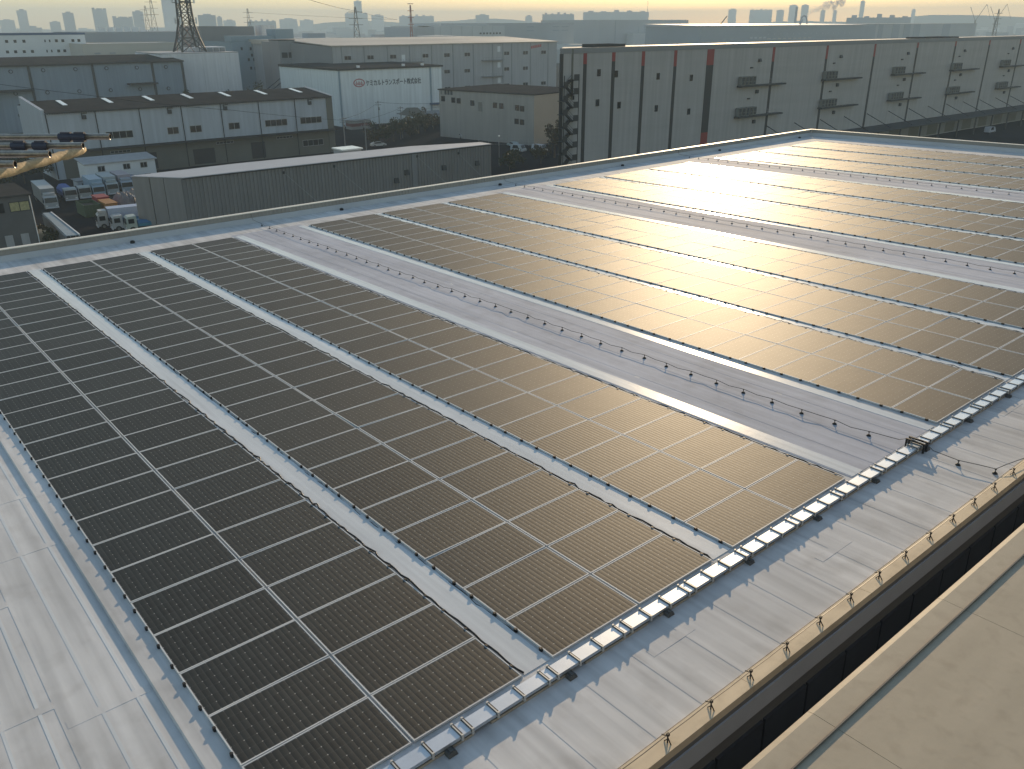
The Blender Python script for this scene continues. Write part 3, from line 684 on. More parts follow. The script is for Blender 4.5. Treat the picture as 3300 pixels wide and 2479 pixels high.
for a, b, zt in ((-74.3, -79.6, 4.0), (-89.2, -92.9, 4.4), (-50, -54, 4.2), (-61, -65.5, 4.2)):
    build(MB().box(XE - .09, XE - .021, b, a, .4, zt), 'dock_door', MT['dark'], ew)
window(ew, XE - .05, -106.5, 3.0, 6.0, 1.6, 4)
for y in (-57.5, -82.5, -98.5): window(ew, XE - .05, y, 5.0, 4.5, .6, 5)
build(MB().box(XE - .3, XE, -113, -111.3, .1, 14.2), 'corner_post', MT['under'], ew)

# --- F: blue-grey warehouse behind
XW = 320.0
fw_ = thing('blue_grey_warehouse', 'blue-grey sheet-clad warehouse with a thin dark roof, behind the white warehouse at left', 'building', (345, -70, 0))
build(MB().box(XW + .1, 372, -112.2, 5, 0, 20.0), 'wall', MT['wall_f'], fw_)
pj = [5, -24.5, -43.5, -63.1, -82.3, -101.8, -112.2]
for a, b in zip(pj[:-1], pj[1:]):
    build(MB().box(XW, XW + .12, b + .02, a - .02, .5, 20.0), 'wall_panel', MT['wall_f'], fw_)
    build(MB().box(XW - .3, XW - .001, b - .38, b + .38, .5, 20.0), 'pilaster', MT['platform'], fw_)
build(MB().hexa([(XW - .7, -112.8, 20.0), (346, -112.8, 21.6), (346, 5.6, 21.6), (XW - .7, 5.6, 20.0), (XW - .7, -112.8, 20.5), (346, -112.8, 22.1), (346, 5.6, 22.1), (XW - .7, 5.6, 20.5)]), 'roof', MT['roofdk'], fw_)
ring = MB(); ring.tube([(-.28, .0, 0), (0, .0, 0)], .62, 12, 0); ring.tube([(-.34, .0, 0), (-.281, .0, 0)], .40, 12, 1)
RING = ring.mesh('wall_fan', [MT['dark'], MT['wall_f']])
for y, z in [(-57.9, 18.6), (-67.3, 18.7), (-77, 18.7), (-86.7, 18.7), (-96.6, 18.6), (-106.4, 18.5), (-67.2, 11.9), (-76.9, 11.8), (-86.8, 11.7), (-96.5, 11.6), (-106.2, 11.4), (-57.9, 12), (-57.9, 5.3), (-48, 18.6)]:
    inst(RING, 'wall_fan', (XW - .002, y, z), fw_)
build(MB().box(XW - 3.4, XW - .26, -102, -92.4, 13.2, 13.7), 'canopy', MT['roofdk'], fw_)
build(MB().box(XW - 3.0, XW - .26, -63.0, 4, 12.6, 13.2), 'canopy', MT['roofdk'], fw_)

# --- sign building
XS = 266.0
sw = thing('sign_building', 'pale windowless building lettered with a red oval mark and Japanese company name', 'building', (285, -165, 0))
build(MB().box(XS, 310, -186.1, -144.2, 0, 17.9), 'wall', MT['signw'], sw)
build(MB().hexa([(XS - .5, -186.6, 17.9), (310, -186.6, 17.9), (310, -143.8, 17.9), (XS - .5, -143.8, 17.9), (XS - .5, -186.6, 18.45), (310, -186.6, 18.7), (310, -143.8, 18.7), (XS - .5, -143.8, 18.45)]), 'roof', MT['roofdk'], sw)
for y in (-144.6, -181.2): build(MB().box(XS - .3, XS - .002, y - .28, y + .28, 0, 17.9), 'downpipe', MT['blueish'], sw)
build(MB().box(XS - 1.6, XS - .003, -188, -180.5, 5.2, 5.7), 'canopy', MT['bluetrim'], sw)
for y in (-153, -171, -179): build(MB().box(XS + 1, XS + 2, y - .4, y + .4, 18.5, 19.2), 'roof_vent', MT['white'], sw)
def text_mesh(txt, width, height, mat_, bold):
    c = bpy.data.curves.new('lettering', 'FONT'); c.body = txt
    o = bpy.data.objects.new('lettering', c); COL.objects.link(o)
    me = bpy.data.meshes.new_from_object(o.evaluated_get(bpy.context.evaluated_depsgraph_get()))
    bpy.data.objects.remove(o)
    v = np.empty(len(me.vertices) * 3); me.vertices.foreach_get('co', v); v = v.reshape(-1, 3)
    lo, hi = v.min(0), v.max(0); u = (v[:, 0] - lo[0]) / (hi[0] - lo[0]); w = (v[:, 1] - lo[1]) / (hi[1] - lo[1])
    m = MB()
    for k, (dy, dz) in enumerate(((0, 0), (bold, 0), (-bold, 0), (0, bold), (0, -bold))):      # the same flat strokes, thickened by shifted layers
        b = len(m.v); m.v += np.stack([np.full(len(v), -.004 * k), -(u - .5) * width + dy, (w - .5) * height + dz], 1).tolist()
        m.f += [tuple(b + i for i in p.vertices) for p in me.polygons]
    m.m = [0] * len(m.f); bpy.data.meshes.remove(me)
    return m.mesh('lettering', mat_)
tx = text_mesh('ケミカルトランスポート株式会社', 22.4, 1.95, MT['signtx'], .045)
inst(tx, 'lettering', (XS - .03, -165.9, 13.6), sw)
ov = MB(); n = 40
for k in range(n):
    t = 2 * math.pi * k / n
    for rr in (1.0, .83): ov.v.append((XS - .03, -152.05 - math.cos(t) * 2.2 * rr, 13.75 + math.sin(t) * 1.35 * (rr if rr == 1 else .78)))
for k in range(n): a, b = 2 * k, 2 * ((k + 1) % n); ov.f.append((a, b, b + 1, a + 1)); ov.m.append(0)
build(ov, 'oval_mark', MT['signred'], sw)
lg = MB()
for k in range(3):
    y = -151.1 - k * .95
    lg.box(XS - .04, XS - .003, y - .38, y + .38, 13.05, 13.25); lg.box(XS - .04, XS - .003, y - .08, y + .08, 13.26, 14.4); lg.box(XS - .04, XS - .003, y - .34, y + .34, 13.75, 13.9); lg.box(XS - .04, XS - .003, y - .38, y - .24, 13.26, 13.7); lg.box(XS - .04, XS - .003, y + .24, y + .38, 13.26, 13.7)
build(lg, 'oval_letters', MT['signred'], sw)

# --- M: grey building with small windows
mw = thing('grey_office_block', 'plain grey two-storey-windowed block with brown roof, beside the fire stair', 'building', (207, -172, 0))
P = [(222.3, -154.4), (187.0, -162.0), (192.8, -189.4), (228.2, -181.8)]
build(MB().prism(P, 0, 13.6), 'wall', MT['wall_m'], mw)
build(MB().prism([(186.9, -162.02), (192.7, -189.4), (192.8, -189.4), (187.0, -162.02)][::-1], .1, 13.59), 'end_wall', MT['wall_mt'], mw)  # warmer tan colours in the sunlight on this end wall
rfm = MB().prism([(222.6, -154.1), (186.7, -161.8), (192.6, -189.7), (228.5, -182.0)], 13.6, 13.95); build(rfm, 'roof', MT['roofdk'], mw)
dxy = (Vector((187.0, -162.0)) - Vector((222.3, -154.4))).normalized(); nyy = Vector((dxy.y, -dxy.x)); nyy = nyy if nyy.y > 0 else -nyy
ang = math.atan2(nyy.y, nyy.x) - math.pi
for s, z in [(.045, 11.2), (.16, 10.95), (.22, 10.85), (.37, 10.5), (.61, 10.3), (.675, 10.2), (.835, 10.0), (.885, 9.85), (.83, 6.3), (.885, 6.2)]:
    p = Vector((222.3, -154.4)) + dxy * (s * 36.1) + nyy * .02
    window(mw, p.x, p.y, z, 1.5, 1.5, 1, 1, 'dark', 'pane', ang)
p = Vector((222.3, -154.4)) + dxy * (.455 * 36.1) + nyy * .02
window(mw, p.x, p.y, 9.6, 1.8, 2.9, 1, 1, 'winfr', 'acunit', ang)
for k in range(4):
    p = Vector((222.3, -154.4)) + dxy * (.9 + k * 1.2 + (0 if k == 0 else .6)) + nyy * .03
    inst(MB().box(-.02, .02, -.42 if k else -.12, .42 if k else .12, -.6, .6).mesh('sign_mark', MT['signtx']), 'sign_mark', (p.x, p.y, 13.0), mw, rz=ang)

# --- K: large grey warehouse with many windows and white roof
XK = 300.0
kw = thing('windowed_warehouse', 'large grey warehouse with rows of paired windows and weathered white roof', 'building', (335, -217, 0))
build(MB().box(XK + .1, 372, -273.2, -161.0, 0, 24.5), 'wall', MT['wall_k'], kw)
pk = [-161.0, -164.9, -174.5, -184.8, -195.0, -205.4, -215.9, -226.3, -236.6, -242.1, -247, -257.7, -268, -273.2]
for a, b in zip(pk[:-1], pk[1:]): build(MB().box(XK, XK + .12, b + .03, a - .03, .3, 24.4), 'wall_panel', MT['wall_k'], kw)
for p in pk[1:-1]: build(MB().box(XK - .16, XK - .001, p - .14, p + .14, .3, 24.3), 'downpipe', MT['wall_k2'], kw)
build(MB().hexa([(XK - .5, -273.7, 24.5), (338, -273.7, 26.2), (338, -160.5, 26.2), (XK - .5, -160.5, 24.5), (XK - .5, -273.7, 24.8), (338, -273.7, 26.5), (338, -160.5, 26.5), (XK - .5, -160.5, 24.8)]), 'roof', MT['roofbr'], kw)
build(MB().box(338.01, 372, -273.7, -160.5, 24.52, 26.3), 'rear_roof', MT['roofbr'], kw)
for y in (-167.4, -177.2, -187.3, -202.4, -212.9, -223.2, -244.2, -254.8, -265.3): window(kw, XK - .02, y, 20.4, 2.9, 1.5, 2)
for y in (-212.7, -223.0, -244.2, -254.8): window(kw, XK - .02, y, 14.1, 2.9, 1.5, 2)
for y in (-212.7, -223.0, -244.2, -254.8, -265.4): window(kw, XK - .02, y, 7.5, 2.9, 1.5, 2)
for y, z in ((-192.0, 19.9), (-240.0, 22.2), (-240.0, 15.9), (-240.0, 9.8)): build(MB().box(XK - .05, XK - .001, y - .8, y + .8, z - 1.1, z + 1.1), 'wall_door', MT['white'], kw)
for a, b, z in ((-230.5, -241.7, 18.0), (-230.4, -241.7, 11.6), (-189.6, -200.8, 18.4)):
    m = MB().box(XK - 1.5, XK - .003, b, a, z - .25, z); 
    for q in range(9): m.box(XK - 1.5, XK - 1.45, a - .05 - q * (a - b - .1) / 8 - .03, a - .05 - q * (a - b - .1) / 8 + .03, z, z + 1)
    m.box(XK - 1.5, XK - 1.45, b, a, z + 1, z + 1.05); build(m, 'balcony', MT['wall_k2'], kw)
lm = MB()
for k in range(6): lm.box(XK - .05, XK - .003, -257.8 - k * 1.05 - .85, -257.8 - k * 1.05, 22.0 + .12 * k, 23.1 + .12 * k)
build(lm, 'red_lettering', MT['signred'], kw)
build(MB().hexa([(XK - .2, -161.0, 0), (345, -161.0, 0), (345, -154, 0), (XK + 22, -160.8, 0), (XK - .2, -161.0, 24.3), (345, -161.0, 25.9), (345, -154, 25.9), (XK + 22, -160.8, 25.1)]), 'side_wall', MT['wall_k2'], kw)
for y in (-155.2, -157.9):
    for z in (21.5, 14.4): pass
ka = thing('stair_annex', 'dark grey annex with stacked windows at the left end of the windowed warehouse', 'building', (332, -157.3, 0))
build(MB().box(329, 338, -160.6, -154.0, 0, 26.3), 'wall', MT['wall_k2'], ka)
build(MB().box(328.8, 338.2, -160.7, -153.9, 26.3, 26.6), 'roof', MT['roofdk'], ka)
for z in (21.0, 14.6): 
    for y in (-155.9, -158.8): window(ka, 328.97, y, z, 2.4, 2.0, 1, 1, 'dark')
for k in range(5):
    tag(build(MB().tube([(314, (-136.7, -139.6, -143.2, -150.5, -153.6)[k], 7.6), (326, (-152.9, -155.1, -158.4, -162.1, -165.3)[k], (13.5, 13.4, 12.8, 12.2, 11.5)[k])], .17, 6), 'ramp_stay', MT['dark']), ('leftmost', 'second', 'middle', 'fourth', 'rightmost')[k] + ' of five dark sloping stays in front of the grey annex', 'stay', 'sloping stays by the grey annex')

# --- cube with lattice tower, J, G, H
cbx = thing('white_cube_building', 'white panelled cube building under the lattice tower', 'building', (345, -123, 0))
for a, b in zip([-109, -123.5, -132.3], [-123.5, -132.3, -137.6]): build(MB().box(330, 330.15, b + .03, a - .03, 0, 22.3), 'wall_panel', MT['cube'], cbx)
build(MB().box(330.1, 360, -137.6, -109, 0, 22.2), 'wall', MT['cube'], cbx); build(MB().box(330.0, 360, -137.6, -109, 22.31, 22.6), 'roof', MT['wall_k'], cbx)
build(MB().box(338, 350, -136, -128.5, 22.61, 24.3).box(344, 352, -128, -125, 22.61, 24.0), 'plant_room', MT['cube'], cbx)
for k in range(3): build(MB().box(337.5, 337.99, -135.6 + k * 2.4, -133.8 + k * 2.4, 22.7, 24.0), 'louvre', MT['wall_k2'], cbx)
lt = thing('lattice_tower', 'steel lattice mast with platforms rising off the top of the frame', 'lattice tower', (342, -123.6, 22.6))
lev = [(22.6, 4.6), (27.5, 3.2), (32.6, 2.2), (36.3, 2.05), (40, 1.95), (44.5, 1.85), (49, 1.75), (54, 1.6)]
C4 = [(-1, -1), (1, -1), (1, 1), (-1, 1)]
cp = lambda k, i: Vector((342 + C4[k % 4][0] * lev[i][1], -123.7 + C4[k % 4][1] * lev[i][1], lev[i][0]))
for k in range(4): build(MB().tube([cp(k, i) for i in range(len(lev))], .36, 6), 'leg', MT['lattice'], lt)
for i in range(len(lev) - 1):
    for k in range(4):
        build(MB().bar(cp(k, i), cp(k + 1, i + 1), .24), 'brace', MT['lattice'], lt); build(MB().bar(cp(k + 1, i), cp(k, i + 1), .24), 'brace', MT['lattice'], lt)
        build(MB().bar(cp(k, i + 1), cp(k + 1, i + 1), .3), 'girt', MT['lattice'], lt)
        if i < 2: build(MB().bar((cp(k, i) + cp(k + 1, i)) / 2, cp(k, i + 1), .14), 'brace', MT['latred'], lt)
for z, r in ((32.6, 2.9), (39.6, 3.0), (47, 2.9)):
    m = MB().box(342 - r, 342 + r, -123.7 - r, -123.7 + r, z, z + .18)
    for sx in (-1, 1):
        m.box(342 + sx * r - .04, 342 + sx * r + .04, -123.7 - r, -123.7 + r, z + 1.0, z + 1.1); m.box(342 - r, 342 + r, -123.7 + sx * r - .04, -123.7 + sx * r + .04, z + 1.0, z + 1.1)
    build(m, 'platform', MT['lattice'], lt)
    for k in range(4): build(MB().tube([(342 + C4[k][0] * r, -123.7 + C4[k][1] * r, z - .2), (342 + C4[k][0] * r, -123.7 + C4[k][1] * r, z + 2.0)], .3, 7), 'antenna', MT['white'], lt)
jb = block('blue_grey_block', 'blue-grey block with small dark windows behind the white cube', 370, 400, -181, -151.5, 25.0, 'blueish', 'roofdk')
build(MB().box(371, 380, -181, -172.5, 25.5, 30.2), 'roof_house', MT['blueish'], jb); build(MB().box(372, 380, -172.4, -153, 25.36, 27.6), 'plant_room', MT['blueish'], jb)
for y, z in [(-156, 22.6), (-160, 22.5), (-165, 22.4), (-160.2, 20), (-165.2, 19.5), (-158.6, 18.2), (-161, 18.2), (-163.5, 18.2), (-165.4, 14.8), (-161.2, 14.6), (-159.2, 14.8)]: window(jb, 369.98, y, z, .9, 1.2, 1, 1, 'dark')
gb = block('white_office_block', 'white office block with a dark blue roof edge and small square windows at left', 420, 450, -107.4, -20, 28.6, 'white', 'roofdk', .3)
build(MB().box(419.9, 420.4, -107.6, -20, 28.3, 29.2), 'blue_edge', MT['bluetrim'], gb)
for y, z in [(-77, 26), (-80.1, 26), (-83.4, 26), (-95.8, 26), (-98.3, 26), (-102.3, 26), (-104.7, 26), (-76.5, 22), (-79.5, 22), (-82.7, 22), (-85.8, 22), (-95.9, 22), (-98.3, 22), (-102.3, 22), (-104.6, 22), (-70, 26), (-67, 22), (-70, 22)]: window(gb, 419.98, y, z, 1.1, 1.1, 1, 1, 'dark')
for y in (-91.4, -93.2):
    for z in (26, 22): window(gb, 419.98, y, z, .5, 1.0, 1, 1, 'dark')
hb = block('beige_hall', 'low beige hall between the white office and the lattice tower', 400, 430, -141, -100.5, 24.6, 'beige', 'far1', .4)
for y in (-106, -112, -122.5, -128.5): build(MB().box(399.9, 399.99, y - 1.2, y + 1.2, 20.9, 21.5), 'louvre', MT['wall_k'], hb)
h2 = block('long_grey_shed', 'long grey shed with a sunlit rooftop plant beyond the beige hall', 470, 520, -190, -118, 28.6, 'far3', 'far1', .3)
for k in range(6): build(MB().box(474 + k, 476.5 + k, -131 - k * 4.2, -128.6 - k * 4.2, 28.9, 31.0), 'roof_unit', MT['white'], h2)
h3 = block('dark_stepped_block', 'dark block with sunlit right side behind the lattice tower foot', 400, 425, -166, -150.5, 31.2, 'wall_k2', 'far1', .2)
h4 = block('white_stepped_office', 'white stepped office with windows between the tower and the blue-grey block', 410, 440, -184, -166.2, 26.4, 'white', 'far1', .3)
build(MB().box(412, 425, -181, -170, 26.75, 31.3), 'upper_storey', MT['wall_k2'], h4); build(MB().box(410.5, 418, -191, -184.1, 0, 31.8), 'lift_tower', MT['cube'], h4)
for y in (-170, -174, -178.6): 
    for z in (24.4, 20.5): window(h4, 409.98, y, z, 1.8, 1.2, 2, 1, 'dark')

# --- small site office, left block
of = thing('site_office', 'small white two-storey prefab office behind the parked trucks', 'building', (199.5, -52.5, 0))
build(MB().box(197, 203, -60, -45.6, 0, 4.9), 'wall', MT['white'], of)
build(MB().hexa([(196.6, -60.4, 4.9), (203.4, -60.4, 5.5), (203.4, -45.2, 5.5), (196.6, -45.2, 4.9), (196.6, -60.4, 5.1), (203.4, -60.4, 5.7), (203.4, -45.2, 5.7), (196.6, -45.2, 5.1)]), 'roof', MT['wall_k'], of)
for y in (-48.7, -53.9, -57.5): window(of, 196.98, y, 3.85, 1.5, 1.2, 2)
for y in (-49.5, -54.5, -58): window(of, 196.98, y, 1.4, 1.3, 1.1, 2)
an = thing('entrance_shed', 'little pale shed in front of the white prefab office', 'shed', (193.5, -43.6, 0))
build(MB().box(192, 195.6, -46.2, -42.4, 0, 2.5), 'wall', MT['wall_e'], an); build(MB().box(191.7, 195.9, -46.5, -42.1, 2.5, 2.65), 'roof', MT['wall_k2'], an); build(MB().box(191.95, 191.999, -44.0, -43.2, 0, 2.0), 'door', MT['dark'], an)
lb = thing('brown_grey_house', 'dark brown-grey house cut by the left edge, one window catching yellow light', 'building', (153, -18, 0))
build(MB().box(148, 160, -25.6, -4, 0, 8.0), 'wall', MT['wall_h'], lb); build(MB().box(147.7, 160.3, -25.9, -3.7, 8.0, 8.25), 'roof', MT['roofdk'], lb); build(MB().tube([(147.9, -25.5, 0), (147.9, -25.5, 8)], .07, 6), 'downpipe', MT['white'], lb)
MT['winyel'] = mat('yellow_reflection_glass', (.42, .38, .20), .3, 0, .3, 2)  # yellow reflection is put into the pane colour
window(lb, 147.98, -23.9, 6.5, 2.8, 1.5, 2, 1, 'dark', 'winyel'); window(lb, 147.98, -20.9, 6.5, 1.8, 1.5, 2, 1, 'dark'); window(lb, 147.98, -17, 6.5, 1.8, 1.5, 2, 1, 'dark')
for y in (-21.5, -23.7): build(MB().box(147.92, 147.999, y - .55, y + .55, .1, 2.3), 'door', MT['wall_k'], lb)
cs = thing('cycle_shed', 'long low blue-grey shed roof with a white rim beside the truck yard', 'shed', (152, -29.5, 0))
build(MB().prism([(163.2, -29.6), (162.8, -30.75), (141.6, -29.95), (142.1, -28.3)], 2.2, 2.32), 'roof', MT['blueish'], cs)
build(MB().prism([(162.8, -30.76), (162.78, -30.95), (141.58, -30.15), (141.6, -29.96)], 2.15, 2.42), 'rim', MT['white'], cs)
build(MB().prism([(163.0, -29.4), (162.9, -29.62), (142.1, -28.34), (142.1, -28.1)], 0, 2.19), 'back_wall', MT['fascia2'], cs)
for k in range(5): build(MB().tube([(144 + k * 4.5, -30.0 - k * .15, 0), (144 + k * 4.5, -30.0 - k * .15, 2.19)], .06, 6), 'post', MT['winfr'], cs)

# ------------------------------------------------------------------ far buildings
nb = block('grey_white_plant', 'grey-white plant building with a dark left end and rooftop penthouse, far right of the pylon', 560, 620, -454, -386, 30.4, 'far2', 'rooflt', .3)
build(MB().box(559, 600, -385.9, -368, 0, 30.0), 'end_wall', MT['far1'], nb); build(MB().box(565, 580, -396, -380, 30.75, 32.6), 'penthouse', MT['far2'], nb)  # darker grey of the end wall stands in for the shaded left corner
for k in range(7): window(nb, 559.95, -430 - k * 3.2, 25.2, 1.8, 1.2, 1, 1, 'farwin')
for k in range(6): build(MB().box(559.8, 559.99, -392 - k * 10 - .15, -392 - k * 10 + .15, 0, 30.2), 'downpipe', MT['far1'], nb)
n2 = block('pale_blank_block', 'wide pale blank block with grilles, beyond the windowed warehouse', 600, 680, -567, -470, 32.3, 'far1', 'far2', .3)
for y in (-515, -545, -556):
    for z in (29.5, 26.5): build(MB().box(599.9, 599.99, y - 4, y + 4, z - .35, z + .35), 'louvre', MT['far3'], n2)
ub = block('banded_block', 'small grey block with pale floor bands in the haze', 700, 740, -703, -665, 29.5, 'far1', 'far2', .2)
for z in (24, 19, 14): build(MB().box(699.8, 699.99, -703, -665, z, z + 1.5), 'floor_band', MT['far2'], ub)
vb = block('sign_board_hall', 'big hazy grey hall with a pale sign panel along its foot', 650, 740, -786, -650, 35.0, 'far1', 'far2', .3)
build(MB().box(649.8, 649.99, -672.4, -671.6, 0, 35), 'downpipe', MT['far3'], vb)
build(MB().box(640, 649, -800, -688, 0, 22.5), 'sign_wall', MT['far2'], vb)
for a, b in ((-714, -741),): build(MB().box(639.9, 639.99, b, a, 17.5, 20.5), 'faded_lettering', MT['far1'], vb)
for k in range(7): build(MB().box(639.9, 639.99, -763 - k * 4.2 - 3, -763 - k * 4.2, 19.6, 21.4).box(639.9, 639.99, -763 - k * 4.2 - 3, -763 - k * 4.2, 15.4, 17.2), 'faded_lettering', MT['far1'], vb)
m = MB()
for k in range(24):
    t0, t1 = 2 * math.pi * k / 24, 2 * math.pi * (k + 1) / 24
    b = len(m.v)
    for t in (t0, t1):
        for r_ in (5.4, 4.2): m.v.append((639.95, -753 + math.cos(t) * r_, 18.6 + math.sin(t) * r_ * .72))
    m.f.append((b, b + 1, b + 3, b + 2)); m.m.append(0)
build(m, 'ring_emblem', MT['far1'], vb)
for k in range(12): build(MB().tube([(636, -692 - k * 8.6, 23.5), (640, -696 - k * 8.6, 29)], .28, 5), 'lamp_arm', MT['far3'], vb)
sb = thing('white_roof_depot', 'long dark depot with bright white roof edge and lit openings beyond the striped warehouse', 'building', (510, -720, 0))
build(MB().box(480, 540, -853, -596, 0, 29.4), 'wall', MT['far3'], sb)
build(MB().hexa([(479, -854, 29.4), (541, -854, 29.4), (541, -595, 29.4), (479, -595, 29.4), (479, -854, 30.1), (541, -854, 31.4), (541, -595, 31.4), (479, -595, 30.1)]), 'roof', MT['rooflt'], sb)
for k in range(4): build(MB().box(479.8, 479.99, -664 - k * 6.5 - 4.2, -664 - k * 6.5, 19.2, 20.7), 'dock_opening', MT['rooflt'], sb)
for k in range(15): build(MB().box(479.8, 479.99, -690 - k * 9.6 - 1.2, -690 - k * 9.6, 22.3, 23.2), 'wall_lamp', MT['rooflt'], sb)
for k in range(9): build(MB().box(479.8, 479.99, -690 - k * 8 - 5, -690 - k * 8, 18.6, 19.4), 'dock_opening', MT['beige'], sb)
tbk = thing('panelled_depot', 'long grey-green hazy depot with darker vertical panels at far right', 'building', (530, -1010, 0))
build(MB().box(500, 560, -1146, -877.7, 0, 30.4), 'wall', MT['far1'], tbk); build(MB().box(499.5, 560.5, -1146.5, -877.2, 30.4, 30.8), 'roof', MT['far1'], tbk)
for a, b in ((-877.9, -910), (-916, -925), (-945, -960), (-970, -984), (-992, -1006), (-1060, -1078)): build(MB().box(499.7, 499.99, b, a, 0, 30.3), 'dark_panel', MT['far3'], tbk)
# skyline
SKY = [(1867, -350, 24, 41, -0.185, 'low hazy block at the left edge of the skyline'),
 (1470, -297, 13, 52, -0.200, 'slim hazy tower, leftmost tall one on the skyline'),
 (1852, -426, 18, 38, -0.226, 'low hazy block between the two leftmost slim towers'), (1457, -355, 15, 49, -0.239, 'hazy tower between the slim left tower and the wide-topped one'),
 (1350, -370, 18, 52, -0.268, 'broad hazy tower with raised corners left of the pylons'), (1534, -454, 30, 43, -0.288, 'low wide hazy block right of the broad tower with raised corners'),
 (1432, -447, 15, 51, -0.302, 'hazy tower just left of the two thin pylons'),
 (850, -295, 14, 68, -0.333, 'tall pale tower beside the lattice mast, cut by the top of the frame'),
 (1213, -468, 23, 44, -0.368, 'squat hazy block just right of the lattice mast'), (1393, -557, 8, 43, -0.380, 'narrow hazy block right of the squat block by the lattice mast'), (1572, -646, 21, 39, -0.390, 'low hazy block left of the faint pylon'),
 (1368, -615, 43, 37, -0.423, 'wide low hazy block under the faint pylon'), (1711, -826, 35, 42, -0.449, 'hazy block midway between the faint pylon and the big pylon'), (1695, -858, 27, 40, -0.468, 'hazy block left of the stepped base of the tallest tower'),
 (1905, -1100, 18, 82, -0.524, 'tallest pale tower behind the big pylon'), (1734, -996, 48, 54, -0.521, 'stepped base block under the tallest pale tower'),
 (1712, -1035, 26, 50, -0.544, 'hazy block right of the stepped base of the tallest tower'), (1583, -1050, 71, 47, -0.586, 'wide hazy slab block behind the striped mast'),
 (1346, -1038, 25, 47, -0.657, 'cube-like hazy block above the grey-white plant'), (1292, -1105, 13, 45, -0.708, 'small hazy block left of the one above the pale blank block'), (1108, -1011, 52, 46, -0.740, 'broad hazy block above the pale blank block'),
 (1043, -1078, 106, 49, -0.802, 'very wide hazy block with a bumpy roofline and a mast at its right end'), (1445, -1916, 20, 64, -0.925, 'lone hazy tower left of the smoke'),
 (1389, -1958, 55, 62, -0.954, 'wide hazy tower group left of the smoking chimney'), (1350, -1984, 18, 61, -0.973, 'narrow hazy tower between the wide tower group and the chimney'), (1325, -2001, 20, 72, -0.986, 'tall hazy tower directly left of the chimney'),
 (1356, -2100, 18, 74, -0.998, 'hazy tower directly behind the smoke'), (1265, -2039, 11, 60, -1.016, 'slim hazy tower under the drifting smoke'), (1241, -2054, 9, 59, -1.028, 'second slim hazy tower just right of the smoke'), (1288, -2259, 11, 84, -1.053, 'slender tall tower right of the smoke'),
 (721, -1316, 91, 39, -1.070, 'dark low complex with rooftop bumps right of the smoke'), (1041, -2051, 8, 59, -1.101, 'thin lone tower left of the faint crane jibs')]
for i, (x, y, w, h, a, lab) in enumerate(SKY):
    q_ = 1.0 if 'lattice mast, cut' in lab or 'low complex' in lab else 1.55
    x, y, w, h = x * q_, y * q_, w * q_, 32 + (h - 32) * q_
    t = thing('skyline_tower', lab, 'far building', (x, y, 0), 'w', 'buildings on the hazy skyline', a)
    ORG[t.name] = Vector((0, 0, 0)); d = max(10, w * .6)
    m_ = 'white' if 'cut by' in lab else ('far1', 'far2', 'far3')[i % 3]
    build(MB().box(0, d, -w / 2, w / 2, 0, h), 'wall', MT[m_], t)
    if w < 60: build(MB().box(d * .3, d * .7, -w * .25, w * .2, h + .01, h + 2.5), 'roof_house', MT['far1'], t)
    else:
        for q in range(5): build(MB().box(d * .3, d * .7, -w * .45 + q * w * .2, -w * .45 + q * w * .2 + w * .08, h + .01, h + 2 + (q % 3) * 1.6), 'roof_house', MT['far1'], t)
    if lab and 'raised corners' in lab: build(MB().box(1, d - 1, -w / 2, -w * .3, h, h + 2.6).box(1, d - 1, w * .3, w / 2, h, h + 3.6), 'roof_corner', MT['far3'], t)
    if lab and 'mast at its right' in lab: build(MB().tube([(d / 2, -w / 2 + 2, h), (d / 2, -w / 2 + 2, h + 26)], .5, 5), 'mast', MT['lattice'], t)
dc = MB()
for k in range(900):
    a = random.uniform(-1.25, -.12); D = random.uniform(750, 4200)
    x, y = D * math.cos(a), D * math.sin(a); w = random.uniform(8, 34) * (1 + D / 5000); h = random.uniform(5, 16) + (random.random() ** 5) * 18 * min(1, D / 2200)
    d = random.uniform(8, 24); ca, sa = math.cos(a), math.sin(a); q = [(-w / 2, 0), (w / 2, 0), (w / 2, d), (-w / 2, d)]
    if y < -560 and x < 760 and y > -1200: continue
    dc.prism([(x - sa * u + ca * v, y + ca * u + sa * v) for u, v in q][::-1], 0, h, random.randint(0, 2))
for k in range(170):
    a = random.uniform(-.62, -.13); D = random.uniform(540, 900); x, y = D * math.cos(a), D * math.sin(a)
    w = random.uniform(14, 46); d = random.uniform(12, 30); h = random.uniform(10, 21) + (4 if random.random() < .2 else 0)
    dc.box(x, x + d, y - w / 2, y + w / 2, 0, h, random.randint(0, 2))
    if random.random() < .5: dc.box(x + 2, x + d * .5, y - w * .2, y + w * .15, h, h + random.uniform(1.2, 3), random.randint(0, 2))
tag(build(dc, 'distant_city', [MT['far1'], MT['far2'], MT['far3']]), kind='stuff')
hl = MB(); nh = 60
for k in range(nh + 1):
    a = -1.32 + k * (1.22) / nh; D = 3900
    h = 42 + 14 * math.sin(k * .21 + .5) + 7 * math.sin(k * .83) + 4 * random.random() - max(0, k - 14) * .55
    x, y = D * math.cos(a), D * math.sin(a)
    hl.v += [(x, y, 0), (x * 1.02, y * 1.02, h), (x * 1.12, y * 1.12, h * .9), (x * 1.2, y * 1.2, 0)]
for k in range(nh):
    for j in range(3): b = 4 * k; hl.f.append((b + j, b + 4 + j, b + 5 + j, b + 1 + j)); hl.m.append(0)
struct(hl, 'hills', MT['hills'])
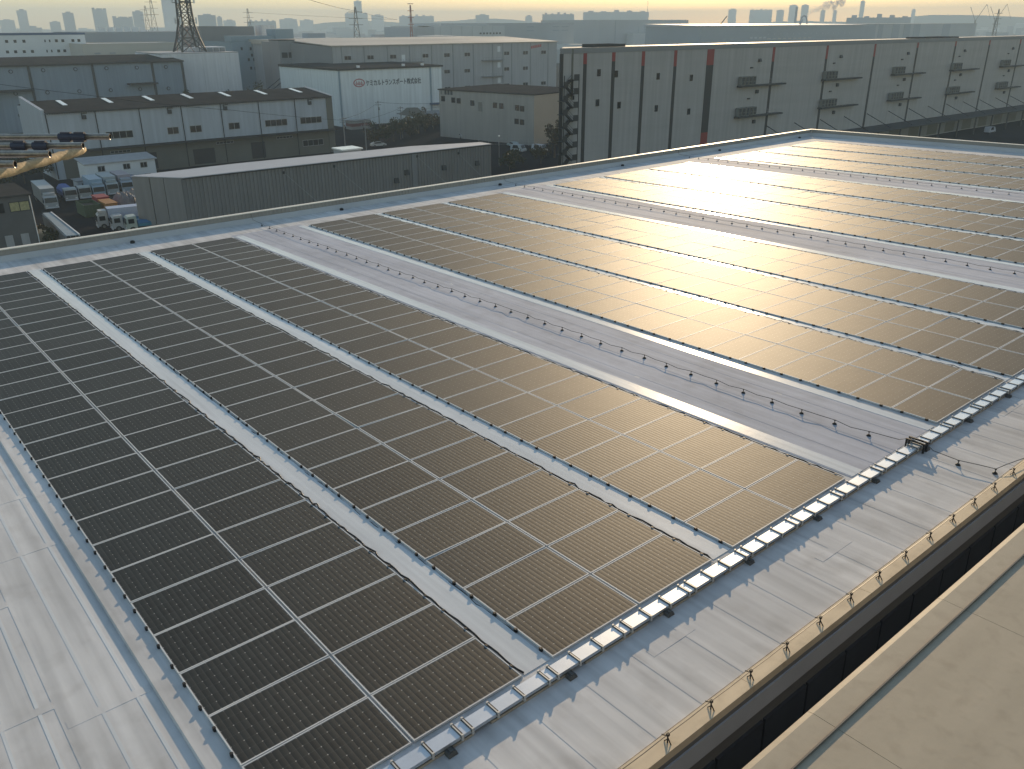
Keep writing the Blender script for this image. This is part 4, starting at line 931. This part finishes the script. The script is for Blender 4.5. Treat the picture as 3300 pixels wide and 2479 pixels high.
# pylons, masts, chimney, cranes, smoke
def pylon(x, y, h, w, label, r=.22, mats='lattice', arms=3):
    t = thing('pylon', label, 'pylon', (x, y, 0)); a = math.atan2(y, x); u = Vector((-math.sin(a), math.cos(a), 0)); v = Vector((math.cos(a), math.sin(a), 0)); c = Vector((x, y, 0))
    P = lambda i, j, s: c + u * i * w * s + v * j * w * s
    for i in (-1, 1):
        for j in (-1, 1): build(MB().bar(P(i, j, 1), P(i, j, .12) + Vector((0, 0, h)), r * 1.4), 'leg', MT[mats], t)
    n = 7
    for q in range(n):
        s0, s1 = 1 - .88 * q / n, 1 - .88 * (q + 1) / n; z0, z1 = Vector((0, 0, h * q / n)), Vector((0, 0, h * (q + 1) / n))
        m = MB().bar(P(-1, -1, s0) + z0, P(1, -1, s1) + z1, r).bar(P(1, -1, s0) + z0, P(-1, -1, s1) + z1, r).bar(P(-1, -1, s1) + z1, P(1, -1, s1) + z1, r)
        build(m, 'brace', MT[mats], t)
    for q in range(arms):
        z = h * (.72 + .1 * q); build(MB().bar(c - u * w * 1.3 + Vector((0, 0, z)), c + u * w * 1.3 + Vector((0, 0, z)), r * 1.3), 'crossarm', MT[mats], t)
pylon(1048, -336, 51.6, 4.5, 'thin pylon, left of the pair on the skyline'); pylon(950, -311, 58, 4.5, 'thin pylon, right of the pair, beside the pale tower')
pylon(917, -398, 47.5, 4, 'faint pylon above the blue-grey block'); pylon(607, -348, 44, 4, 'large pylon in front of the tallest pale tower', .25)
pylon(544, -356, 44.2, 1.6, 'slim striped mast above the windowed warehouse', .3, 'latred', 4); pylon(346, -831, 42.3, 2.4, 'dark pylon at the far right')
def simple(name, label, cat, mb, m, part='shaft'):
    v = np.array(mb.v); t = thing(name, label, cat, (v[:, 0].mean(), v[:, 1].mean(), 0)); build(mb, part, MT[m] if isinstance(m, str) else m, t); return t
c_ = simple('chimney', 'thin grey chimney at right, just left of the smoke', 'chimney', MB().tube([(769, -1170, 0), (769, -1170, 52.6)], [2.3, 1.6], 10), 'far3')
build(MB().tube([(769, -1170, 51.4), (769, -1170, 53)], 1.9, 10), 'rim', MT['far3'], c_)
arch = MB(); pa = []
for k in range(17):
    t = math.pi * k / 16; pa.append((488 + math.cos(t) * 3.2 * .84, -756 + math.cos(t) * 3.2 * .54, 31 + math.sin(t) * 7))
arch.tube(pa, .6, 7); arch.tube([(486, -748, 30.5), (488, -754, 34.5)], .6, 7)
tag(build(arch, 'pipe_arch', MT['far3']), 'dark arched pipe on the white roof edge below the smoke', 'pipe')
for q, (x, y, h) in enumerate([(763, -1740, 62), (733, -1753, 62)]):
    t = thing('tower_crane', 'faint pair of crane jibs at far right, ' + ('left one' if q == 0 else 'right one'), 'crane', (x, y, 0))
    u = Vector((-.92, -.39, 0))
    c = Vector((x, y, 0)); build(MB().bar(c, c + Vector((0, 0, h - 26)), 2.2), 'mast', MT['lattice'], t)
    build(MB().bar(c + Vector((0, 0, h - 28)), c + u * 14 + Vector((0, 0, h)), .8), 'jib', MT['lattice'], t); build(MB().bar(c + Vector((0, 0, h - 28)), c - u * 12 + Vector((0, 0, h - 4)), .8), 'jib', MT['lattice'], t)
    build(MB().bar(c + u * 14 + Vector((0, 0, h)), c + u * 24 + Vector((0, 0, h - 24)), .5), 'cable', MT['lattice'], t)
jb2 = thing('roof_jib', 'short dark sloping jib above the white roof edge', 'crane', (500, -650, 31)); build(MB().bar((500, -648, 31.2), (500, -656, 37.5), .6), 'jib', MT['lattice'], jb2)
sm = MB()
def ico(c, r, n=2):
    import bmesh
    bm = bmesh.new(); bmesh.ops.create_icosphere(bm, subdivisions=n, radius=1)
    b = len(sm.v)
    for v in bm.verts:
        d = v.co.normalized(); k = r * (1 + .22 * math.sin(d.x * 7 + c[0]) * math.sin(d.y * 6 + c[1]) + .15 * math.sin(d.z * 9 + c[2])); sm.v.append(tuple(Vector(c) + d * k))
    for f in bm.faces: sm.f.append(tuple(b + v.index for v in f.verts)); sm.m.append(0)
    bm.free()
for k in range(30):
    t = k / 29; px = Vector((785, -1219, 43)).lerp(Vector((742, -1246, 64)), t)
    ico((px.x + random.gauss(0, 1.2 + 2.5 * t), px.y + random.gauss(0, 1.2 + 2.5 * t), px.z + random.gauss(0, .5 + 2.0 * t) ), 1.1 + 3.4 * t ** .7 * random.uniform(.6, 1.2))
sv = bpy.data.materials.new('smoke_volume'); sv.use_nodes = True; sv.node_tree.nodes.remove(sv.node_tree.nodes['Principled BSDF'])
pv2 = sv.node_tree.nodes.new('ShaderNodeVolumePrincipled'); pv2.inputs['Density'].default_value = .22; pv2.inputs['Color'].default_value = (.86, .85, .90, 1)
sv.node_tree.links.new(pv2.outputs[0], sv.node_tree.nodes['Material Output'].inputs['Volume'])
tag(build(sm, 'smoke', sv), kind='stuff')

# ------------------------------------------------------------------ trees and shrubs
def tree(x, y, h, r, leaf, label, name='tree', cat='tree', group=None, n=900, z0=0, trunk=True, flat=1.0):
    t = thing(name, label, cat, (x, y, z0), 'w', group)
    ct = h * .58
    if trunk:
        m = MB().tube([(x, y, z0), (x + .1, y, z0 + h * .35), (x, y + .1, z0 + h * .7)], [h * .028, h * .02, h * .008], 7)
        for k in range(5):
            a = k * 1.3; m.tube([(x, y, z0 + h * (.28 + .06 * k)), (x + math.cos(a) * r * .6, y + math.sin(a) * r * .6, z0 + h * (.5 + .07 * k))], [h * .01, h * .004], 5)
        build(m, 'trunk', MT['trunk'], t)
    cl = rng.normal(size=(14, 3)) * np.array([r * .45, r * .45, h * .16 * flat]) + np.array([x, y, z0 + ct])
    i = rng.integers(0, 14, n); d = rng.normal(size=(n, 3)); d /= np.linalg.norm(d, axis=1)[:, None]
    c = cl[i] + d * (rng.random((n, 1)) ** .5) * np.array([r * .42, r * .42, h * .17])
    c[:, 2] = np.maximum(c[:, 2], z0 + .15)
    s = .11 * (r ** .5) * rng.uniform(.6, 1.5, (n, 1)) + .06
    a = rng.normal(size=(n, 3)); a /= np.linalg.norm(a, axis=1)[:, None]; b = np.cross(a, rng.normal(size=(n, 3))); b /= np.linalg.norm(b, axis=1)[:, None]
    v = np.stack([c - a * s, c + b * s * .7, c + a * s, c - b * s * .7], 1).reshape(-1, 3)
    m = MB(); m.v = v.tolist(); m.f = [(4 * k, 4 * k + 1, 4 * k + 2, 4 * k + 3) for k in range(n)]; m.m = (rng.random(n) < .3).astype(int).tolist()
    build(m, 'crown' if trunk else 'foliage', [LEAF[leaf], LEAF[(leaf + 1) % 3]], t)
    return t
tree(161.5, -133, 5.5, 2.6, 0, 'dark bushy tree behind the tall lamp post, right of the corrugated warehouse')
tree(160.5, -141.5, 4.6, 2.2, 1, 'olive shrub-like tree between the parked vans', n=700)
tree(157, -128.5, 4.6, 2.4, 0, 'dark low tree against the right end of the corrugated warehouse', n=700)
tree(166, -151, 10.5, 2.8, 2, 'tall brownish tree against the tan end wall beside the fire stair', n=1400)
tree(170, -157.5, 9.0, 2.5, 1, 'second tall tree by the tan wall, nearer the fire stair', n=1200)
for k, (x, y) in enumerate([(214, -126), (217, -131), (220, -136), (224, -141), (228, -147), (232, -153), (236, -158)]):
    tree(x, y, 6.0 + .8 * (k % 3), 3.2, 0 if k % 3 else 2, ('first', 'second', 'third', 'fourth', 'fifth', 'sixth', 'last')[k] + ' thicket tree, counted from the white warehouse towards the grey block', 'tree', 'tree', 'thicket in front of the lettered building', 800)
for k, (x, y) in enumerate([(240, -164), (243, -169), (246, -174)]):
    tree(x, y, 5.4, 2.6, 1, ('left', 'middle', 'right')[k] + ' one of three hedge trees at the right foot of the lettered wall', 'tree', 'tree', 'hedge trees by the lettered building', 600)
tree(213, -36.5, 6.5, 3.2, 0, 'dark round tree behind the long white truck'); tree(216, -41, 5, 2.4, 0, 'smaller dark tree left of the prefab office', n=700)
tree(206, -31, 6, 3, 0, 'dark tree behind the brown-grey house at the left edge')
tree(153.2, -26.6, 2.6, 1.5, 1, 'olive bush beside the brown-grey house wall', 'bush', 'bush', None, 600, 0, False); tree(148, -27.2, 2.2, 1.3, 0, 'dark bush at the near corner of the brown-grey house', 'bush', 'bush', None, 500, 0, False)
for k, (x, y, h) in enumerate([(311, -109.6, 11.5), (311, -117.8, 11.3), (311, -124.4, 10.8)]):
    tree(x, y, h, 3.0, 0, ('dark tree top at the left foot of the white cube building', 'dark tree top under the lattice tower', 'flat dark tree top at the right foot of the white cube building')[k])
tree(306, -133, 13.5, 3.4, 1, 'olive tree right of the white cube building')

# ------------------------------------------------------------------ vehicles
WHEEL = MB().tube([(0, -.13, 0), (0, .13, 0)], .48, 14, 0).tube([(0, -.14, 0), (0, .14, 0)], .24, 10, 1).mesh('wheel', [MT['black'], MT['acunit']])
def truck(x, y, rz, L, body, cabc, label, bodyh=2.6, kind='box', tarp=None, group='trucks parked in the yard', W=2.4):
    """front at the origin facing local -x; body reaches to +L"""
    t = thing('truck', label, 'truck', (x, y, 0), 'w', group, rz); ORG[t.name] = Vector((0, 0, 0)); w = W / 2
    cab = MB().side([(.05, .55), (.0, 1.25), (.18, 2.35), (.45, 2.62), (1.75, 2.68), (1.75, .55)], -w + .05, w - .05); build(cab, 'cab', paint(cabc), t)
    build(MB().hexa([(-.02, -w + .16, 1.42), (.05, -w + .16, 1.42), (.05, w - .16, 1.42), (-.02, w - .16, 1.42), (.135, -w + .2, 2.3), (.22, -w + .2, 2.3), (.22, w - .2, 2.3), (.135, w - .2, 2.3)]), 'windshield', MT['pane'], t)
    for s in (-1, 1):
        build(MB().box(.42, 1.35, s * (w - .05) - .02, s * (w - .05) + .02, 1.5, 2.25), 'side_window', MT['pane'], t)
        build(MB().box(-.02, .08, s * (w - .35) - .18, s * (w - .35) + .18, .75, .95), 'headlight', MT['lampw'], t)
        build(MB().box(-.12, .05, s * (w + .12) - .07, s * (w + .12) + .07, 1.5, 2.0).bar((.05, s * (w - .05), 2.0), (-.04, s * (w + .1), 1.98), .03), 'mirror', MT['black'], t)
    build(MB().box(-.05, .1, -w + .05, w - .05, .38, .62), 'bumper', MT['white'], t)
    build(MB().box(1.0, L, -.45, .45, .55, .95), 'chassis', MT['darkgrey'], t)
    if kind == 'box':
        build(MB().box(1.9, L, -w, w, .98, .98 + bodyh), 'cargo_body', paint(body), t)
        build(MB().box(1.85, L + .03, -w - .02, w + .02, .98 + bodyh, 1.03 + bodyh), 'body_roof', paint(tarp or body), t)
        build(MB().box(.5, 1.7, -w + .25, w - .25, 2.68, 3.1), 'wind_deflector', paint(cabc), t)
    elif kind == 'tarp':
        b = MB(); b.v = []; 
        prof = [(-w, .98), (-w, .98 + bodyh * .55), (-w * .55, .98 + bodyh * .95), (0, .98 + bodyh), (w * .55, .98 + bodyh * .95), (w, .98 + bodyh * .55), (w, .98)]
        n = len(prof); b.v = [(1.9, a, z) for a, z in prof] + [(L, a, z) for a, z in prof]
        b.f = [tuple(range(n)), tuple(range(n, 2 * n))[::-1]] + [(i, n + i, n + (i + 1) % n, (i + 1) % n) for i in range(n)]; b.m = [0] * len(b.f)
        build(b, 'tarpaulin', paint(tarp or body, .55), t); build(MB().box(1.88, L + .03, -w - .03, w + .03, .9, 1.35), 'load_bed', paint(body), t)
    else:
        build(MB().box(1.9, L, -w, w, .95, 1.1).box(1.9, L, -w, -w + .06, 1.1, 1.1 + bodyh).box(1.9, L, w - .06, w, 1.1, 1.1 + bodyh).box(1.9, 1.96, -w + .06, w - .06, 1.1, 1.2 + bodyh).box(L - .06, L, -w + .06, w - .06, 1.1, 1.1 + bodyh), 'load_bed', paint(body), t)
    for xx in ([.95, L - 1.4, L - 2.5] if L > 7 else [.95, L - 1.3]):
        for s in (-1, 1):
            o = inst(WHEEL, 'wheel', (xx, s * (w - .14), .48), t)
    return t
truck(177.3, -34.0, R(-4), 13.5, (.26, .27, .27), (.46, .48, .48), 'long white box truck parked beside the brown-grey house', 2.75, 'box', (.36, .38, .38))
truck(183.2, -38.9, R(-3), 8, (.04, .09, .30), (0.42, 0.43, 0.40), 'white-cabbed truck with a bright blue covered load, left end of the row', 1.6, 'tarp', (.03, .09, .34))
truck(184.0, -41.7, R(-3), 6.4, (.07, .06, .055), (0.43, 0.45, 0.42), 'white-cabbed truck with a dark open bed, second in the row', .8, 'open')
truck(183.4, -44.2, R(-3), 8.6, (.30, .42, .52), (.32, .42, .48), 'light blue box truck, third in the row', 2.6, 'box', (.46, .54, .60))
truck(184.9, -47.2, R(-3), 8.6, (.36, .42, .43), (.40, .45, .45), 'grey-green box truck, fourth in the row', 2.6, 'box', (.46, .50, .50))
truck(185.3, -50.2, R(-3), 8.6, (.36, .33, .36), (.34, .40, .46), 'box truck with pinkish roof, fifth in the row', 2.6, 'box', (.44, .38, .40))
truck(187.5, -53.0, R(-3), 7, (.05, .12, .25), (.07, .14, .24), 'dark blue truck half hidden by the corrugated wall', 1.5, 'tarp')
truck(155.2, -36.0, R(-98), 9.0, (.40, .46, .58), (0.42, 0.41, 0.39), 'truck with a pale lavender-blue box nearest the tarpaulin piles', 2.35, 'box', (.40, .46, .60))
truck(151.8, -37.4, R(-97), 8.6, (.06, .20, .36), (0.48, 0.48, 0.47), 'white-cabbed truck with a low blue bed, middle of the three', .7, 'open')
truck(149.6, -39.0, R(-96), 8.4, (.05, .22, .32), (0.43, 0.48, 0.42), 'white and green truck with a blue tarpaulin, nearest the parapet', .9, 'tarp', (.04, .16, .32))
def car(x, y, rz, col, label, van=False):
    t = thing('car' if not van else 'van', label, 'car' if not van else 'van', (x, y, 0), 'w', 'cars parked by the grey block', rz); ORG[t.name] = Vector((0, 0, 0))
    h = 1.45 if not van else 1.95
    pr_ = [(0, .35), (.02, .75), (.25, .88), (1.05, .98), (1.75, h - .03), (3.4, h), (4.1, .98), (4.35, .9), (4.4, .35)] if not van else [(0, .35), (0, .9), (.3, 1.05), (.95, h - .05), (4.2, h), (4.4, 1.0), (4.4, .35)]
    build(MB().side(pr_, -.84, .84), 'body', paint(col, .3), t)
    for s in (-1, 1): build(MB().hexa([(1.35, s * .845 - .01, 1.0), (3.7, s * .845 - .01, 1.0), (3.7, s * .845 + .01, 1.0), (1.35, s * .845 + .01, 1.0), (1.85, s * .845 - .01, h - .1), (3.3, s * .845 - .01, h - .1), (3.3, s * .845 + .01, h - .1), (1.85, s * .845 + .01, h - .1)]), 'side_window', MT['pane'], t)
    w0 = (1.05, .98, 1.75, h - .03) if not van else (.3, 1.05, .95, h - .05)
    build(MB().hexa([(w0[0] - .02, -.7, w0[1] + .05), (w0[0] + .05, -.7, w0[1] + .05), (w0[0] + .05, .7, w0[1] + .05), (w0[0] - .02, .7, w0[1] + .05), (w0[2] - .1, -.66, w0[3] - .03), (w0[2] + .0, -.66, w0[3] - .03), (w0[2], .66, w0[3] - .03), (w0[2] - .1, .66, w0[3] - .03)]), 'windshield', MT['pane'], t)
    for xx in (.8, 3.55):
        for s in (-1, 1): o = inst(WHEEL, 'wheel', (xx, s * .74, .31), t); o.scale = (.64, .8, .64)
    return t
car(178.0, -151.0, R(10), (.45, .50, .52), 'pale blue-grey van by the shrubs right of the corrugated warehouse', True)
car(174.5, -155.5, R(8), (.62, .64, .68), 'whitish van beside the tan wall near the fire stair', True)
car(191, -156.3, R(170), (.40, .47, .48), 'silver-blue car along the grey block')
car(217.5, -157.4, R(170), (.36, .37, .38), 'grey car at the left foot of the grey block')
car(116, -292, R(90), (.42, .44, .50), 'pale van at the far right dock of the striped warehouse', True)
car(214, -129.5, R(80), (.60, .60, .58), 'white car at the edge of the thicket')

# ------------------------------------------------------------------ yard objects
gs = thing('green_skip', 'open dark green skip in the truck yard', 'skip', (168.2, -38.2, 0))
m = MB(); x0, x1, y0, y1 = 165.4, 171.2, -39.6, -36.8
for (a, b, c, d) in ((x0, x1, y0, y0 + .08), (x0, x1, y1 - .08, y1), (x0, x0 + .08, y0 + .08, y1 - .08), (x1 - .08, x1, y0 + .08, y1 - .08)): m.box(a, b, c, d, .2, 2.3)
m.box(x0, x1, y0, y1, .1, .2); build(m, 'body', paint((.06, .10, .045), .6), gs)
for k in range(5): build(MB().box(x0 - .07, x0 - .001, y0 + .2 + k * .6, y0 + .3 + k * .6, .2, 2.3), 'rib', paint((.07, .11, .05), .6), gs)
build(MB().box(x0 + .1, x1 - .1, y0 + .1, y1 - .1, .21, 1.7), 'load', MT['trunk'], gs)
oc = thing('orange_container', 'orange steel container beside the green skip', 'container', (166.2, -41.0, 0))
build(MB().box(163.6, 168.6, -42.0, -40.1, .1, 2.4), 'body', paint((.42, .20, .04), .6), oc); build(MB().box(163.5, 168.7, -42.1, -40.0, 2.4, 2.5), 'lid', paint((.36, .16, .03), .6), oc)
for k in range(4): build(MB().box(163.52, 163.599, -41.9 + k * .5, -41.8 + k * .5, .15, 2.35), 'rib', paint((.36, .16, .03), .6), oc)
rc = thing('red_container', 'small red container behind the orange one', 'container', (171.5, -41.2, 0))
build(MB().box(169.6, 173.2, -42.3, -40.2, .1, 2.6), 'body', paint((.34, .03, .035), .6), rc); build(MB().box(169.5, 173.3, -42.4, -40.1, 2.6, 2.7), 'lid', paint((.26, .03, .03), .6), rc)
def heap(name, label, x, y, w, d, h, col):
    m = MB(); nx, ny = 14, 12
    for i in range(nx + 1):
        for j in range(ny + 1):
            u, v = i / nx * 2 - 1, j / ny * 2 - 1; e = max(abs(u), abs(v)); z = h * max(0, 1 - e ** 4) * (1 + .10 * math.sin(i * 1.9 + j) + .08 * math.sin(j * 2.3))
            m.v.append((x + u * d / 2, y + v * w / 2, z if e < .999 else .0))
    for i in range(nx):
        for j in range(ny): a = i * (ny + 1) + j; m.f.append((a, a + ny + 1, a + ny + 2, a + 1)); m.m.append(0)
    return tag(build(m, name, paint(col, .7)), label, 'covered load')
heap('tarpaulin_pile', 'load under a brownish-grey tarpaulin behind the lavender truck', 171, -45.4, 3.8, 6.5, 2.7, (.20, .18, .18)); heap('tarpaulin_pile', 'load under a pinkish-grey tarpaulin against the corrugated wall', 175, -49.2, 3.6, 6, 2.5, (.26, .22, .20))
bb = thing('beige_bin', 'beige box heaped with rubbish below the brown-grey house', 'bin', (151.5, -26.4, 0)); build(MB().box(150.4, 152.8, -27.6, -25.4, 0, 1.5), 'box', paint((.50, .42, .28), .8), bb)
m = MB()
for k in range(9): m.box(150.5 + .25 * k, 150.75 + .25 * k, -27.4 + (k * .7) % 1.5, -26.9 + (k * .7) % 1.5, 1.5, 1.7 + .1 * (k % 3))
build(m, 'rubbish', paint((.60, .52, .40), .8), bb)
sl = thing('canopy_shelter', 'lean-to canopy on posts at the left end of the corrugated warehouse', 'canopy', (160, -45, 0))
build(MB().hexa([(156, -49.6, 3.1), (167, -49.6, 3.1), (167, -45.6, 2.7), (156, -45.6, 2.7), (156, -49.6, 3.2), (167, -49.6, 3.2), (167, -45.6, 2.8), (156, -45.6, 2.8)]), 'roof', MT['wall_k2'], sl)
for x in (156.3, 161.5, 166.7): build(MB().tube([(x, -45.9, 0), (x, -45.9, 2.7)], .08, 6), 'post', MT['dark'], sl)
rt = thing('striped_stall', 'red and white striped stack of panels behind the thicket', 'stall', (256, -145, 0))
for k in range(3): build(MB().box(254, 258, -148.6, -141.4, .2 + k * .95, 1.1 + k * .95), 'panel', paint((.20, .085, .08) if k % 2 else (.30, .29, .27), .8), rt)
gc = thing('green_canopy', 'low sagging grey-green canopy in front of the lettered wall', 'canopy', (251, -168, 0))
build(MB().hexa([(246, -177, 3.7), (256, -177, 3.9), (256, -160, 3.9), (246, -160, 3.7), (246, -177, 3.95), (256, -177, 4.2), (256, -160, 4.2), (246, -160, 3.95)]), 'roof', MT['fascia2'], gc)
build(MB().hexa([(247, -166, 3.96), (253, -166, 4.1), (253, -159, 4.1), (247, -159, 3.96), (249, -164, 6.2), (251, -164, 6.2), (251, -161, 6.2), (249, -161, 6.2)]), 'hip_roof', MT['under'], gc)
for y in (-176.6, -168, -160.4): build(MB().tube([(246.3, y, 0), (246.3, y, 3.7)], .1, 6), 'post', MT['winfr'], gc)
wb = thing('roof_box', 'bright white flat cover behind the white roof edge', 'cover', (158, -86.5, 0)); build(MB().box(156, 160, -88.6, -84.4, 0, 8.6), 'body', MT['wall_k'], wb); build(MB().box(155.8, 160.2, -88.9, -84.1, 8.6, 8.85), 'lid', MT['skylight'], wb)
fn = thing('yard_fence', 'grey mesh fence around the yard by the grey block', 'fence', (190, -150, 0))
for k in range(9): build(MB().tube([(197 - k * 1.9, -150 - k * 2.1, 0), (197 - k * 1.9, -150 - k * 2.1, 2.0)], .05, 5), 'post', MT['winfr'], fn)
for z in (.5, 1.2, 1.9): build(MB().bar((197, -150, z), (181.8, -166.8, z), .05), 'rail', MT['winfr'], fn)
def pole(x, y, h, label, arm=1.1, cat='utility pole', tr_=True):
    t = thing('utility_pole', label, cat, (x, y, 0)); build(MB().tube([(x, y, 0), (x, y, h)], [.17, .11], 8), 'shaft', MT['pole'], t)
    for k in range(2):
        build(MB().box(x - .05, x + .05, y - arm, y + arm, h - .5 - k * .8, h - .4 - k * .8), 'crossarm', MT['dark'], t)
        for s in (-.9, -.3, .3, .9): build(MB().tube([(x, y + s * arm, h - .4 - k * .8), (x, y + s * arm, h - .2 - k * .8)], .05, 6), 'insulator', MT['white'], t)
    if tr_: build(MB().tube([(x - .3, y, h - 2.9), (x - .3, y, h - 2.0)], .26, 8), 'transformer', MT['acunit'], t)
    return t
pole(250, -149.4, 9.1, 'utility pole with crossarms in front of the lettered wall, left one'); pole(250, -157.8, 6.9, 'shorter utility pole in front of the lettered wall, right one')
pole(212, -115.5, 9.0, 'utility pole off the right end of the white warehouse'); pole(246, -177.5, 8.2, 'utility pole close to the grey block'); pole(205, -118, 8.4, 'utility pole rising from the thicket', 1.1, 'utility pole', False)
def span(label, pts, r=.035, n=10, sag=.8):
    m = MB()
    for a, b in zip(pts[:-1], pts[1:]):
        a, b = Vector(a), Vector(b); m.tube([a.lerp(b, k / n) - Vector((0, 0, sag * 4 * (k / n) * (1 - k / n))) for k in range(n + 1)], r, 4)
    tag(build(m, 'overhead_cable', MT['cable']), label, 'cable')
span('overhead cables between the poles in front of the lettered wall', [(212, -115.5, 8.6), (250, -149.4, 8.7), (246, -177.5, 7.9)]); span('lower overhead cables in front of the lettered wall', [(212, -115.5, 7.6), (250, -157.8, 6.4), (246, -177.5, 6.9)], .03)
span('single cable drooping across the front of the white warehouse', [(190, -12, 26), (192.5, -49.1, 18.8), (194.5, -78, 14.2), (205, -118, 8.2)], .035, 10, .25)
span('thin power line crossing the sky to the large pylon', [(200, -70, 45), (373.6, -191.9, 42.0), (607, -348.6, 41.2), (760, -481.7, 36), (917, -398, 44)], .09, 10, .5)
def lamp(x, y, h, label):
    t = thing('street_lamp', label, 'street lamp', (x, y, 0)); build(MB().tube([(x, y, 0), (x, y, h)], [.09, .06], 7), 'shaft', MT['pole'], t)
    m = MB(); m.tube([(x, y, h - .05), (x, y, h + .12), (x, y, h + .3), (x, y, h + .36)], [.1, .26, .2, .05], 9); build(m, 'lamp_globe', MT['lampw'], t)
lamp(164, -131.0, 7.0, 'tall white-headed lamp post right of the corrugated warehouse'); lamp(162, -134.0, 2.7, 'short white-headed lamp post among the shrubs'); lamp(226, -143, 8.2, 'lamp post with a white head in the thicket'); lamp(217, -112.5, 6, 'lamp post left of the thicket, white fitting')
